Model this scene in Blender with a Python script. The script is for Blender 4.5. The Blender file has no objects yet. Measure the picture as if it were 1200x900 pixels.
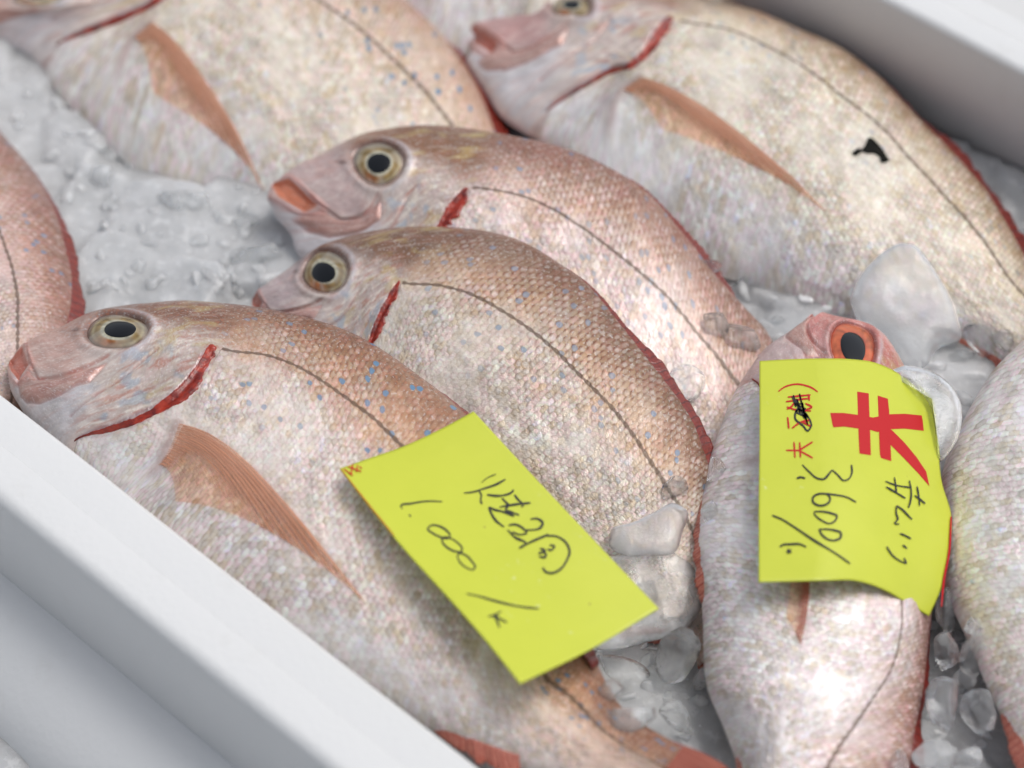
import bpy, math, random
import numpy as np
from mathutils import Vector

random.seed(7)
rng = np.random.default_rng(7)
scene = bpy.context.scene
COL = scene.collection

# ------------------------------------------------------------------ camera
FPX = 2800.0            # focal length in photograph pixels (1200 wide)
PITCH = math.radians(48.4)
DIST = 1.10
cP, sP = math.cos(PITCH), math.sin(PITCH)
CAM = np.array([0, -DIST * cP, DIST * sP])
RGT = np.array([1.0, 0, 0]); FWD = np.array([0, cP, -sP]); UPV = np.array([0, sP, cP])


def ray(px, py):
    d = RGT * ((px - 600) / FPX) + UPV * (-(py - 450) / FPX) + FWD
    return d / np.linalg.norm(d)


def at(px, py, z=0.0):
    d = ray(px, py)
    return CAM + d * ((z - CAM[2]) / d[2])


def on_plane(px, py, p, n):
    d = ray(px, py)
    return CAM + d * (np.dot(p - CAM, n) / np.dot(d, n))


def project(P):
    q = np.asarray(P) - CAM
    w = q @ FWD
    return np.stack([600 + FPX * (q @ RGT) / w, 450 - FPX * (q @ UPV) / w], -1)


# ------------------------------------------------------------------ helpers
def lin(*c):
    out = []
    for v in c:
        v = v / 255.0
        out.append(v / 12.92 if v <= 0.04045 else ((v + 0.055) / 1.055) ** 2.4)
    return np.array(out)


def sstep(a, b, x):
    t = np.clip((x - a) / (b - a), 0, 1)
    return t * t * (3 - 2 * t)


def curve(xs, ys):
    xs = np.array(xs, float); ys = np.array(ys, float)
    m = np.gradient(ys, xs)

    def f(x):
        x = np.asarray(x, float)
        i = np.clip(np.searchsorted(xs, x) - 1, 0, len(xs) - 2)
        h = xs[i + 1] - xs[i]
        t = np.clip((x - xs[i]) / h, 0, 1)
        t2, t3 = t * t, t * t * t
        return ((2 * t3 - 3 * t2 + 1) * ys[i] + (t3 - 2 * t2 + t) * h * m[i]
                + (-2 * t3 + 3 * t2) * ys[i + 1] + (t3 - t2) * h * m[i + 1])
    return f


def smooth_poly(pts, n):
    pts = np.array(pts, float)
    d = np.r_[0, np.cumsum(np.linalg.norm(np.diff(pts, axis=0), axis=1))]
    if len(pts) < 3:
        t = np.linspace(0, d[-1], n)
        return np.stack([np.interp(t, d, pts[:, k]) for k in range(pts.shape[1])], 1)
    t = np.linspace(0, d[-1], n)
    return np.stack([curve(d, pts[:, k])(t) for k in range(pts.shape[1])], 1)


def vnoise(x, y, seed=0):
    """smooth value noise, 0..1"""
    r = np.random.default_rng(seed).random((128, 128))
    xi = np.floor(x).astype(int); yi = np.floor(y).astype(int)
    fx = x - xi; fy = y - yi
    fx = fx * fx * (3 - 2 * fx); fy = fy * fy * (3 - 2 * fy)
    a = r[xi % 128, yi % 128]; b = r[(xi + 1) % 128, yi % 128]
    c = r[xi % 128, (yi + 1) % 128]; d = r[(xi + 1) % 128, (yi + 1) % 128]
    return (a * (1 - fx) + b * fx) * (1 - fy) + (c * (1 - fx) + d * fx) * fy


def fbm(x, y, seed=0, o=4):
    s = 0; a = .5
    for k in range(o):
        s = s + a * vnoise(x * 2 ** k + 17.3 * k, y * 2 ** k + 5.1 * k, seed + k); a *= .5
    return s / (1 - .5 ** o)


def poly_dist(X, Y, pts):
    """unsigned distance and signed side (positive = left of travel) to a polyline"""
    best = np.full(X.shape, 1e9); side = np.zeros(X.shape); par = np.zeros(X.shape)
    pts = np.array(pts, float)
    n = len(pts) - 1
    for i in range(n):
        a, b = pts[i], pts[i + 1]
        ab = b - a
        t = np.clip(((X - a[0]) * ab[0] + (Y - a[1]) * ab[1]) / (ab @ ab), 0, 1)
        dx = X - a[0] - t * ab[0]; dy = Y - a[1] - t * ab[1]
        d = np.hypot(dx, dy)
        m = d < best
        best = np.where(m, d, best)
        side = np.where(m, np.sign(ab[0] * dy - ab[1] * dx), side)
        par = np.where(m, (i + t) / n, par)
    return best, side, par


def in_poly(X, Y, pts):
    ins = np.zeros(X.shape, bool)
    n = len(pts)
    for i in range(n):
        x1, y1 = pts[i]; x2, y2 = pts[(i + 1) % n]
        c = ((y1 > Y) != (y2 > Y)) & (X < (x2 - x1) * (Y - y1) / (y2 - y1 + 1e-12) + x1)
        ins ^= c
    return ins


def poly_sd(X, Y, pts):
    """signed distance, positive inside"""
    d, _, _ = poly_dist(X, Y, list(pts) + [pts[0]])
    return np.where(in_poly(X, Y, pts), d, -d)


def link(o, parent=None):
    COL.objects.link(o)
    if parent is not None:
        o.parent = parent
    return o


def mesh_np(name, V, quads=None, tris=None, mat=None, parent=None, smooth=True, attrs=None, origin=None, ngons=None):
    me = bpy.data.meshes.new(name)
    V = np.asarray(V, float)
    org = np.zeros(3)
    if parent is not None:
        org = np.array(parent['_org'])
    elif origin is not None:
        org = np.asarray(origin, float)
    V = V - org
    faces = []
    nq = 0 if quads is None else len(quads)
    nt = 0 if tris is None else len(tris)
    if ngons is not None:
        me.from_pydata([tuple(v) for v in V], [], [tuple(f) for f in ngons])
    else:
        me.vertices.add(len(V)); me.vertices.foreach_set('co', V.astype(np.float32).ravel())
        loops = []; starts = []; tot = []
        if nq:
            loops.append(np.asarray(quads).ravel())
        if nt:
            loops.append(np.asarray(tris).ravel())
        lp = np.concatenate(loops).astype(np.int32)
        st = np.r_[np.arange(nq) * 4, nq * 4 + np.arange(nt) * 3].astype(np.int32)
        me.loops.add(len(lp)); me.loops.foreach_set('vertex_index', lp)
        me.polygons.add(nq + nt); me.polygons.foreach_set('loop_start', st)
        me.update(calc_edges=True)
    if attrs:
        for k, a in attrs.items():
            a = np.asarray(a, np.float32)
            if a.ndim == 1:
                at_ = me.attributes.new(k, 'FLOAT', 'POINT'); at_.data.foreach_set('value', a)
            elif a.shape[1] == 3:
                at_ = me.attributes.new(k, 'FLOAT_VECTOR', 'POINT'); at_.data.foreach_set('vector', a.ravel())
    me.validate(); me.update()
    if smooth:
        me.polygons.foreach_set('use_smooth', np.ones(len(me.polygons), bool))
    if mat:
        me.materials.append(mat)
    o = bpy.data.objects.new(name, me)
    link(o, parent)
    if parent is None:
        o.location = org
    elif '_off' in parent:
        pass
    o['_org'] = [float(v) for v in org]
    return o


def grid_quads(nu, nv, off=0):
    i = np.arange(nu - 1)[:, None] * nv + np.arange(nv - 1)[None, :] + off
    i = i.ravel()
    return np.stack([i, i + nv, i + nv + 1, i + 1], 1)


def shell(P, th, nrm):
    """closed thin sheet from a grid P (nu,nv,3); nrm offset direction"""
    nu, nv = P.shape[:2]
    top = P.reshape(-1, 3); bot = (P - nrm * th).reshape(-1, 3)
    V = np.r_[top, bot]
    q = grid_quads(nu, nv); N = nu * nv
    qb = q[:, ::-1] + N
    rim = []
    b = [i * nv for i in range(nu)]; t = [i * nv + nv - 1 for i in range(nu)]
    l = list(range(nv)); r = [(nu - 1) * nv + j for j in range(nv)]
    for seq, fl in ((b, 0), (t, 1), (l, 1), (r, 0)):
        for i in range(len(seq) - 1):
            a, c = seq[i], seq[i + 1]
            rim.append((a, a + N, c + N, c) if not fl else (c, c + N, a + N, a))
    return V, np.r_[q, qb, np.array(rim)]


def empty(name, loc, label=None, cat=None, group=None):
    o = bpy.data.objects.new(name, None); COL.objects.link(o)
    o.location = loc; o['_org'] = [float(v) for v in loc]
    o.empty_display_size = .02
    if label: o['label'] = label
    if cat: o['category'] = cat
    if group: o['group'] = group
    return o


def tag(o, label=None, cat=None, group=None, kind=None):
    if label: o['label'] = label
    if cat: o['category'] = cat
    if group: o['group'] = group
    if kind: o['kind'] = kind
    return o


# ------------------------------------------------------------------ node helper
class NT:
    def __init__(self, name):
        self.m = bpy.data.materials.new(name); self.m.use_nodes = True
        self.t = self.m.node_tree; self.t.nodes.clear()
        self.out = self.t.nodes.new('ShaderNodeOutputMaterial')

    def n(self, typ, ins=None, **kw):
        nd = self.t.nodes.new(typ)
        for k, v in kw.items():
            setattr(nd, k, v)
        for k, v in (ins or {}).items():
            self.set(nd, k, v)
        return nd

    def set(self, nd, k, v):
        s = nd.inputs[k]
        if isinstance(v, bpy.types.NodeSocket):
            self.t.links.new(v, s)
        elif isinstance(v, bpy.types.Node):
            self.t.links.new(v.outputs[0], s)
        else:
            if s.type == 'RGBA' and len(v) == 3:
                v = (*v, 1)
            s.default_value = v

    def math(self, op, a, b=None, c=None, clamp=False):
        nd = self.n('ShaderNodeMath', operation=op, use_clamp=clamp)
        self.set(nd, 0, a)
        if b is not None: self.set(nd, 1, b)
        if c is not None: self.set(nd, 2, c)
        return nd.outputs[0]

    def ss(self, x, a, b):
        nd = self.n('ShaderNodeMapRange', interpolation_type='SMOOTHSTEP')
        self.set(nd, 0, x); nd.inputs[1].default_value = a; nd.inputs[2].default_value = b
        return nd.outputs[0]

    def mix(self, f, a, b, blend='MIX'):
        nd = self.n('ShaderNodeMix', data_type='RGBA', blend_type=blend)
        self.set(nd, 0, f); self.set(nd, 6, a); self.set(nd, 7, b)
        return nd.outputs[2]

    def attr(self, name):
        return self.n('ShaderNodeAttribute', attribute_name=name)

    def noise(self, vec, scale, detail=3, rough=.55, dim='3D', dist=0):
        nd = self.n('ShaderNodeTexNoise', noise_dimensions=dim)
        if vec is not None: self.set(nd, 'Vector', vec)
        nd.inputs['Scale'].default_value = scale; nd.inputs['Detail'].default_value = detail
        nd.inputs['Roughness'].default_value = rough; nd.inputs['Distortion'].default_value = dist
        return nd

    def finish(self, sh):
        self.t.links.new(sh, self.out.inputs[0])
        return self.m

    def pos(self):
        return self.n('ShaderNodeNewGeometry').outputs['Position']


# ------------------------------------------------------------------ materials
def mat_body():
    T = NT('fish_skin')
    tint = T.attr('tint').outputs['Vector']
    scl = T.attr('scl').outputs['Vector']        # a, b lattice coordinates + along
    fx = T.n('ShaderNodeSeparateXYZ', {0: T.attr('fx').outputs['Vector']})
    lat, gap, smask = fx.outputs
    fy = T.n('ShaderNodeSeparateXYZ', {0: T.attr('fy').outputs['Vector']})
    blue, metal, lines = fy.outputs
    back_ = T.attr('backm').outputs['Fac']
    # small irregularity of the rows
    nz = T.noise(scl, .55, 2)
    wob = T.n('ShaderNodeVectorMath', {0: nz.outputs['Color'], 1: (.5, .5, .5)}, operation='SUBTRACT')
    wob2 = T.n('ShaderNodeVectorMath', {0: wob, 3: T.math('SUBTRACT', .72, T.math('MULTIPLY', back_, .17))}, operation='SCALE')
    co = T.n('ShaderNodeVectorMath', {0: scl, 1: wob2}, operation='ADD')
    cx = T.n('ShaderNodeSeparateXYZ', {0: co.outputs[0]})
    S_ = T.math('MULTIPLY', T.math('ADD', cx.outputs[0], cx.outputs[1]), .5)      # along the body
    T_ = T.math('MULTIPLY', T.math('SUBTRACT', cx.outputs[0], cx.outputs[1]), .5)   # across it

    def lattice(off):
        s1 = T.math('ADD', S_, off); t1 = T.math('ADD', T_, off + .5)
        i = T.math('FLOOR', s1); j = T.math('FLOOR', t1)
        u = T.math('SUBTRACT', s1, i); v = T.math('SUBTRACT', T.math('SUBTRACT', t1, j), .5)
        r = T.math('SQRT', T.math('ADD', T.math('MULTIPLY', u, u), T.math('MULTIPLY', v, v)))
        cov = T.math('LESS_THAN', r, 1.0)
        return u, v, r, cov, i, T.math('ADD', j, off * 50.2)
    A = lattice(0.0); B = lattice(.5)
    # overlapping round scales: of the discs that reach a point the foremost lies on top
    aw = T.math('MULTIPLY', A[3], T.math('MAXIMUM', T.math('SUBTRACT', 1.0, B[3]), T.math('GREATER_THAN', A[0], B[0])))

    def pick(k):
        return T.math('ADD', T.math('MULTIPLY', aw, A[k]), T.math('MULTIPLY', T.math('SUBTRACT', 1.0, aw), B[k]))
    uu, dt, rr = pick(0), pick(1), pick(2)
    ds = T.math('SUBTRACT', uu, .66)
    wn = T.n('ShaderNodeTexWhiteNoise', {'Vector': T.n('ShaderNodeCombineXYZ', {0: pick(4), 1: pick(5), 2: aw}).outputs[0]}, noise_dimensions='3D')
    rc = T.n('ShaderNodeSeparateColor', {0: wn.outputs['Color']})
    r1, r2, r3 = rc.outputs
    # relief: each scale rises to its free edge and is tilted a little on its own
    t1 = T.math('MULTIPLY', T.math('SUBTRACT', r1, .3), ds)
    t2 = T.math('MULTIPLY', T.math('SUBTRACT', r2, .5), dt)
    hgt = T.math('ADD', T.math('MULTIPLY', rr, .85), T.math('ADD', T.math('MULTIPLY', t1, .7), T.math('MULTIPLY', t2, 1.5)))
    hgt = T.math('ADD', hgt, T.math('MULTIPLY', T.math('MULTIPLY', dt, dt), -1.1))
    patchy = T.math('ADD', .42, T.math('MULTIPLY', T.ss(T.noise(scl, .085, 3, .6).outputs[0], .36, .58), .62))
    smask = T.math('MULTIPLY', smask, patchy)
    hgt = T.math('MULTIPLY', hgt, smask)
    # fine streaks across skin
    st = T.n('ShaderNodeMapping', {'Vector': scl, 'Scale': (1.0, 1.0, 1.0)})
    fine = T.noise(scl, 2.2, 3, .65)
    fine2 = T.noise(T.pos(), 420, 3, .6)
    hgt = T.math('ADD', hgt, T.math('MULTIPLY', T.math('ADD', T.math('MULTIPLY', fine.outputs[0], .65), T.math('MULTIPLY', fine2.outputs[0], .16)), T.math('ADD', .28, T.math('MULTIPLY', smask, .85))))
    mid_ = T.noise(scl, .22, 3, .6)
    hgt = T.math('ADD', hgt, T.math('MULTIPLY', mid_.outputs[0], .7))
    # colour
    big = T.noise(scl, .12, 4, .6)
    c = T.mix(T.math('MULTIPLY', T.ss(big.outputs[0], .40, .75), .45), tint, T.mix(1.0, tint, T.mix(back_, (.96, .91, .89), (.98, .80, .70)), 'MULTIPLY'))
    hn = T.noise(scl, .55, 3, .6)
    hue = T.n('ShaderNodeValToRGB', {0: T.math('ADD', T.math('ADD', T.math('MULTIPLY', hn.outputs[0], .95), T.math('SUBTRACT', -.03, T.math('MULTIPLY', back_, .09))), T.math('MULTIPLY', T.math('SUBTRACT', r1, .4), .38))})
    e = hue.color_ramp.elements
    e[0].position = .12; e[0].color = (1.0, .76, .64, 1)
    e[1].position = .85; e[1].color = (.70, .85, 1.0, 1)
    for p_, cc in ((.28, (1.0, .89, .70, 1)), (.42, (1.0, .96, .90, 1)), (.54, (1.0, .80, .84, 1)), (.66, (.93, 1.0, .90, 1)), (.76, (.96, .86, 1.0, 1))):
        q = e.new(p_); q.color = cc
    irid = T.mix(1.0, c, hue.outputs[0], 'MULTIPLY')
    c2 = T.mix(T.math('MULTIPLY', smask, 1.15, clamp=True), c, irid)
    # silvery plate and painted white glint on each scale, uneven from scale to scale
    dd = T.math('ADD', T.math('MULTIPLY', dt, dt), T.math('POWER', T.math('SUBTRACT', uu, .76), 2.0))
    glint_plate = T.ss(dd, .13, .0)
    glint_plate = T.math('MULTIPLY', glint_plate, T.ss(T.math('ADD', r2, T.math('MULTIPLY', T.math('SUBTRACT', fine.outputs[0], .5), .8)), .15, .9))
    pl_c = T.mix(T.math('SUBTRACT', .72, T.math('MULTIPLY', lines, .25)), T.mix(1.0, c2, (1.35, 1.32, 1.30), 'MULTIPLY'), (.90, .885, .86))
    c2 = T.mix(T.math('MULTIPLY', T.math('MULTIPLY', glint_plate, smask), T.math('SUBTRACT', .72, T.math('MULTIPLY', back_, .34))), c2, pl_c)
    # pigment in the pocket in front of each scale and along the rows
    poc = T.math('MULTIPLY', T.ss(uu, .70, .38), T.ss(T.math('ABSOLUTE', dt), .52, .12))
    shade_ = T.math('MULTIPLY', T.math('MAXIMUM', T.math('MULTIPLY', poc, .9), T.math('MULTIPLY', T.ss(rr, .88, 1.0), .8)), T.math('MULTIPLY', smask, .70))
    c2 = T.mix(shade_, c2, T.mix(1.0, c2, T.mix(back_, (.72, .68, .67), (.52, .37, .29)), 'MULTIPLY'))
    rowv = T.math('ADD', T.math('MULTIPLY', T.math('SINE', T.math('MULTIPLY', T_, 6.2832)), .5), .5)
    rowm = T.math('MULTIPLY', T.math('MULTIPLY', rowv, smask), T.math('SUBTRACT', .20, T.math('MULTIPLY', back_, .12)))
    c2 = T.mix(rowm, c2, T.mix(1.0, c2, (.60, .58, .58), 'MULTIPLY'))
    vv_ = T.math('ADD', .74, T.math('MULTIPLY', r1, .46))
    vc_ = T.n('ShaderNodeCombineColor', {0: vv_, 1: vv_, 2: vv_})
    c2 = T.mix(T.math('MULTIPLY', smask, .9), c2, T.mix(1.0, c2, vc_.outputs[0], 'MULTIPLY'))
    g1 = T.math('MULTIPLY', T.math('MULTIPLY', poc, gap), smask)
    c2 = T.mix(T.math('MULTIPLY', g1, .85, clamp=True), c2, (.22, .085, .045))
    # skin mottling: orange flecks
    fl = T.math('MULTIPLY', T.ss(fine.outputs[0], .53, .68), T.math('MULTIPLY', lines, .42))
    c2 = T.mix(fl, c2, (.47, .17, .085))
    fl2 = T.math('MULTIPLY', T.ss(fine.outputs[0], .46, .30), .40)
    c2 = T.mix(fl2, c2, (.88, .865, .86))
    # blue flecks
    bl = T.math('MULTIPLY', T.math('GREATER_THAN', r3, .942), blue)
    bl = T.math('MULTIPLY', bl, T.ss(dd, .14, .05))
    c2 = T.mix(T.math('MULTIPLY', bl, .62, clamp=True), c2, (.12, .25, .40))
    # lateral line with a tick per scale
    tick = T.math('SINE', T.math('MULTIPLY', T.n('ShaderNodeSeparateXYZ', {0: scl}).outputs[2], 6.283))
    lw = T.math('ADD', 1.0, T.math('MULTIPLY', tick, .28))
    ln = T.ss(T.math('DIVIDE', T.math('ABSOLUTE', lat), lw), 1.25, .55)
    c2 = T.mix(T.math('MULTIPLY', ln, .78), c2, (.10, .055, .028))
    bump = T.n('ShaderNodeBump', {'Height': hgt, 'Strength': .75, 'Distance': .0011})
    rough = T.math('ADD', .32, T.math('MULTIPLY', r3, .14))
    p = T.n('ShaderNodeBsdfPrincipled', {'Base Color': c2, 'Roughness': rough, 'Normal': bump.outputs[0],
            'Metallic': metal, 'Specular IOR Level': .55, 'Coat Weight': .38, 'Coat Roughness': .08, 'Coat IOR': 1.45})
    cb = T.n('ShaderNodeBump', {'Height': hgt, 'Strength': .75, 'Distance': .0010})
    T.set(p, 'Coat Normal', cb.outputs[0])
    return T.finish(p.outputs[0])


def mat_fin(name, c1, c2, dark, alpha=True, rays=26):
    T = NT(name)
    uv = T.attr('fuv').outputs['Vector']         # x along ray, y across, z opacity
    s = T.n('ShaderNodeSeparateXYZ', {0: uv})
    nz = T.noise(uv, 3.0, 2)
    y = T.math('ADD', s.outputs[1], T.math('MULTIPLY', T.math('SUBTRACT', nz.outputs[0], .5), .02))
    w = T.math('SINE', T.math('MULTIPLY', y, rays * 6.283))
    w2 = T.math('SINE', T.math('MULTIPLY', y, rays * 2.7 * 6.283))
    rid = T.math('ADD', T.math('MULTIPLY', w, .65), T.math('MULTIPLY', w2, .35))
    rid01 = T.math('ADD', T.math('MULTIPLY', rid, .5), .5)
    st = T.n('ShaderNodeMapping', {'Vector': uv, 'Scale': (2.0, 22, 1)})
    n2 = T.noise(st.outputs[0], 2.2, 4, .6)
    c = T.mix(T.ss(n2.outputs[0], .3, .7), c1, c2)
    c = T.mix(T.ss(rid01, .35, .0), c, dark)
    bump = T.n('ShaderNodeBump', {'Height': T.math('ADD', rid01, n2.outputs[0]), 'Strength': .5, 'Distance': .0006})
    p = T.n('ShaderNodeBsdfPrincipled', {'Base Color': c, 'Roughness': .3, 'Normal': bump.outputs[0], 'Coat Weight': .4,
            'Coat Roughness': .12, 'Subsurface Weight': 0.0})
    if not alpha:
        return T.finish(p.outputs[0])
    tr = T.n('ShaderNodeBsdfTransparent', {0: (1, .93, .88)})
    a = T.math('ADD', s.outputs[2], T.math('MULTIPLY', T.math('SUBTRACT', T.math('ADD', T.math('MULTIPLY', rid01, .5), T.math('MULTIPLY', n2.outputs[0], 1.2)), .85), 1.5), clamp=True)
    mx = T.n('ShaderNodeMixShader', {0: a, 1: tr.outputs[0], 2: p.outputs[0]})
    return T.finish(mx.outputs[0])


def mat_simple(name, col, rough=.4, coat=0., spec=.5, noise_amt=0., nscale=40, col2=None, bump=0., bdist=.0005, **kw):
    T = NT(name)
    pos = T.pos()
    nz = T.noise(pos, nscale, 4, .6)
    c = T.mix(T.math('MULTIPLY', T.ss(nz.outputs[0], .3, .7), noise_amt), tuple(col), tuple(col2 if col2 is not None else col))
    ins = {'Base Color': c, 'Roughness': rough, 'Coat Weight': coat, 'Coat Roughness': .06, 'Specular IOR Level': spec}
    if bump:
        b = T.n('ShaderNodeBump', {'Height': nz.outputs[0], 'Strength': bump, 'Distance': bdist})
        ins['Normal'] = b.outputs[0]
    ins.update(kw)
    p = T.n('ShaderNodeBsdfPrincipled', ins)
    return T.finish(p.outputs[0])


def mat_iris():
    T = NT('fish_iris')
    col = T.attr('tint').outputs['Vector']
    nz = T.noise(T.pos(), 900, 3, .6)
    c = T.mix(T.math('MULTIPLY', nz.outputs[0], .35), col, T.mix(1.0, col, (.55, .5, .4), 'MULTIPLY'))
    p = T.n('ShaderNodeBsdfPrincipled', {'Base Color': c, 'Roughness': .25, 'Metallic': .45, 'Coat Weight': 1.0, 'Coat Roughness': .03, 'Coat IOR': 1.4})
    return T.finish(p.outputs[0])


def mat_foam():
    T = NT('white_foam')
    pos = T.pos()
    big = T.noise(pos, 9, 4, .6)
    c = T.mix(big.outputs[0], (.71, .715, .715), (.675, .685, .685))
    v = T.n('ShaderNodeTexVoronoi', {'Vector': pos, 'Scale': 260, 'Randomness': 1.0}, feature='F1')
    fine = T.noise(pos, 600, 2)
    # a few dirt specks and smears
    vs = T.n('ShaderNodeTexVoronoi', {'Vector': pos, 'Scale': 26, 'Randomness': 1.0}, feature='F1')
    sel = T.n('ShaderNodeSeparateColor', {0: vs.outputs['Color']})
    sp = T.math('MULTIPLY', T.ss(vs.outputs['Distance'], .05, .03), T.math('GREATER_THAN', sel.outputs[0], .86))
    c = T.mix(T.math('MULTIPLY', sp, .75), c, (.10, .09, .07))
    sm = T.noise(pos, 22, 5, .65)
    c = T.mix(T.math('MULTIPLY', T.ss(sm.outputs[0], .60, .75), .12), c, (.45, .42, .36))
    h = T.math('ADD', T.math('MULTIPLY', v.outputs['Distance'], .55), T.math('ADD', T.math('MULTIPLY', fine.outputs[0], .25), T.math('MULTIPLY', big.outputs[0], 2.0)))
    b = T.n('ShaderNodeBump', {'Height': h, 'Strength': .25, 'Distance': .0008})
    p = T.n('ShaderNodeBsdfPrincipled', {'Base Color': c, 'Roughness': .48, 'Normal': b.outputs[0], 'Specular IOR Level': .4})
    return T.finish(p.outputs[0])


def mat_ice(name, clear=.85, rough=.06, white=(.80, .83, .85), cloud=.5, tint=(.96, .975, .98), bstr=.5, bscale=120):
    T = NT(name)
    pos = T.pos()
    n1 = T.noise(pos, 55, 4, .6)
    n2 = T.noise(pos, bscale, 5, .65, dist=.4)
    v = T.n('ShaderNodeTexVoronoi', {'Vector': pos, 'Scale': bscale * .9, 'Randomness': 1.0}, feature='F1')
    h = T.math('ADD', n2.outputs[0], T.math('MULTIPLY', v.outputs['Distance'], .5))
    b = T.n('ShaderNodeBump', {'Height': h, 'Strength': bstr, 'Distance': .002})
    g = T.n('ShaderNodeBsdfPrincipled', {'Base Color': tint, 'Roughness': rough, 'IOR': 1.31, 'Transmission Weight': 1.0, 'Normal': b.outputs[0]})
    d = T.n('ShaderNodeBsdfPrincipled', {'Base Color': white, 'Roughness': rough + .1, 'IOR': 1.31, 'Normal': b.outputs[0], 'Coat Weight': .3, 'Coat Roughness': .05,
            'Subsurface Weight': .4, 'Subsurface Radius': (.012, .013, .014), 'Subsurface Scale': 1.0})
    f = T.math('MULTIPLY', T.ss(n1.outputs[0], .38, .68), cloud)
    f = T.math('ADD', f, 1 - clear, clamp=True)
    mx = T.n('ShaderNodeMixShader', {0: f, 1: g.outputs[0], 2: d.outputs[0]})
    return T.finish(mx.outputs[0])


def mat_card():
    T = NT('yellow_card')
    pos = T.pos()
    n = T.noise(pos, 30, 4, .6)
    c = T.mix(n.outputs[0], (.59, .635, .045), (.50, .555, .030))
    sc = T.noise(pos, 240, 5, .75)
    patch = T.noise(pos, 26, 2, .5)
    wear = T.math('MULTIPLY', T.ss(sc.outputs[0], .60, .72), T.ss(patch.outputs[0], .56, .70))
    c = T.mix(T.math('MULTIPLY', wear, .6), c, (.75, .78, .55))
    sp = T.n('ShaderNodeTexVoronoi', {'Vector': pos, 'Scale': 90, 'Randomness': 1.0}, feature='F1')
    sel = T.n('ShaderNodeSeparateColor', {0: sp.outputs['Color']})
    sk = T.math('MULTIPLY', T.ss(sp.outputs['Distance'], .06, .03), T.math('GREATER_THAN', sel.outputs[0], .93))
    c = T.mix(T.math('MULTIPLY', sk, .7), c, (.22, .17, .03))
    b = T.n('ShaderNodeBump', {'Height': T.math('ADD', n.outputs[0], T.math('MULTIPLY', sc.outputs[0], .08)), 'Strength': .3, 'Distance': .0015})
    p = T.n('ShaderNodeBsdfPrincipled', {'Base Color': c, 'Roughness': .38, 'Normal': b.outputs[0], 'Coat Weight': .25, 'Coat Roughness': .2})
    return T.finish(p.outputs[0])


M_BODY = mat_body()
M_PEC = mat_fin('pectoral_fin_skin', (.70, .38, .26), (.60, .27, .15), (.44, .17, .09), True, 22)
M_PECR = mat_fin('reddish_pectoral_skin', (.55, .17, .11), (.46, .11, .07), (.30, .05, .03), True, 9)
M_DOR = mat_fin('dorsal_fin_skin', (.24, .026, .014), (.16, .018, .012), (.09, .010, .007), False, 40)
M_TAIL = mat_fin('tail_fin_skin', (.30, .065, .036), (.36, .11, .07), (.18, .028, .018), False, 22)
M_ANAL = mat_fin('anal_fin_skin', (.46, .11, .07), (.56, .22, .16), (.32, .05, .035), False, 14)
M_IRIS = mat_iris()
M_PUPIL = mat_simple('fish_pupil', (.003, .004, .006), .06, coat=.3, spec=.35)
M_GILL = mat_simple('gill_red', (.42, .035, .012), .36, coat=.25, noise_amt=1, nscale=170, col2=(.11, .006, .005), bump=.6, bdist=.002)
M_FOAM = mat_foam()
M_CARD = mat_card()
M_INK = mat_simple('black_ink', (.012, .012, .014), .35)
M_RED = mat_simple('red_print', (.50, .010, .014), .5, spec=.3)
M_SCRAP = mat_simple('black_scrap', (.006, .006, .005), .85, coat=0, spec=.15, noise_amt=.8, nscale=300, col2=(.02, .018, .014), bump=.5)
M_CLEAR = mat_ice('clear_ice', .965, .02, white=(.95, .96, .97), cloud=.07, bstr=.9, bscale=150)
M_CLOUDY = mat_ice('cloudy_ice', .92, .08, white=(.90, .92, .93), cloud=.25, bstr=.4)
M_CHIP = mat_ice('chipped_ice', .60, .10, white=(.86, .88, .89), cloud=.30, bstr=.4)
M_FROST = mat_ice('frosted_ice', .80, .24, white=(.74, .76, .78), cloud=.04, bstr=.12, bscale=600)
M_WHITE = mat_ice('white_ice', .10, .3, white=(.86, .88, .89), cloud=.3, bstr=.5)

# ------------------------------------------------------------------ the fish, side view: snout at 0, tail base at 1
YD = curve([0, .012, .03, .05, .08, .12, .16, .2, .25, .3, .4, .5, .6, .7, .8, .9, 1.0, 1.05],
           [.004, .026, .052, .075, .105, .135, .158, .178, .197, .209, .215, .199, .167, .125, .085, .058, .052, .06])
YV = curve([0, .012, .03, .05, .1, .15, .2, .3, .4, .5, .6, .7, .8, .9, 1.0, 1.05],
           [-.006, -.035, -.060, -.083, -.124, -.155, -.178, -.206, -.211, -.197, -.166, -.126, -.087, -.06, -.054, -.06])
WX = curve([0, .01, .03, .06, .1, .15, .2, .27, .35, .5, .6, .7, .8, .9, 1.0, 1.05],
           [.03, .22, .36, .48, .62, .76, .87, .97, 1.0, .95, .83, .66, .46, .28, .17, .12])
YL = curve([.26, .30, .36, .45, .55, .7, .85, 1.0, 1.05], [.060, .072, .092, .103, .096, .066, .030, .004, .0])
EYE = (.133, .065); ER = .037
GILL = [(.135, -.125), (.180, -.0938), (.2307, -.0499), (.2466, -.0253), (.2603, .0168), (.2655, .0624)]
PREOP = [(.1164, -.0839), (.1264, -.0632), (.1423, -.0387), (.1604, -.0169), (.1777, .0108), (.1946, .0324)]
SNOUT_EDGE = [(.030, .002), (.0325, -.0033), (.0512, -.0264), (.0747, -.0174), (.1005, -.0006), (.124, .0159)]
MAXIL = [(.0271, -.034), (.036, -.0568), (.0496, -.0685), (.0674, -.0677), (.0863, -.0519), (.1037, -.0317), (.118, -.0235), (.125, .006),
         (.1005, -.0040), (.0747, -.0204), (.0512, -.0294), (.037, -.02)]
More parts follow.
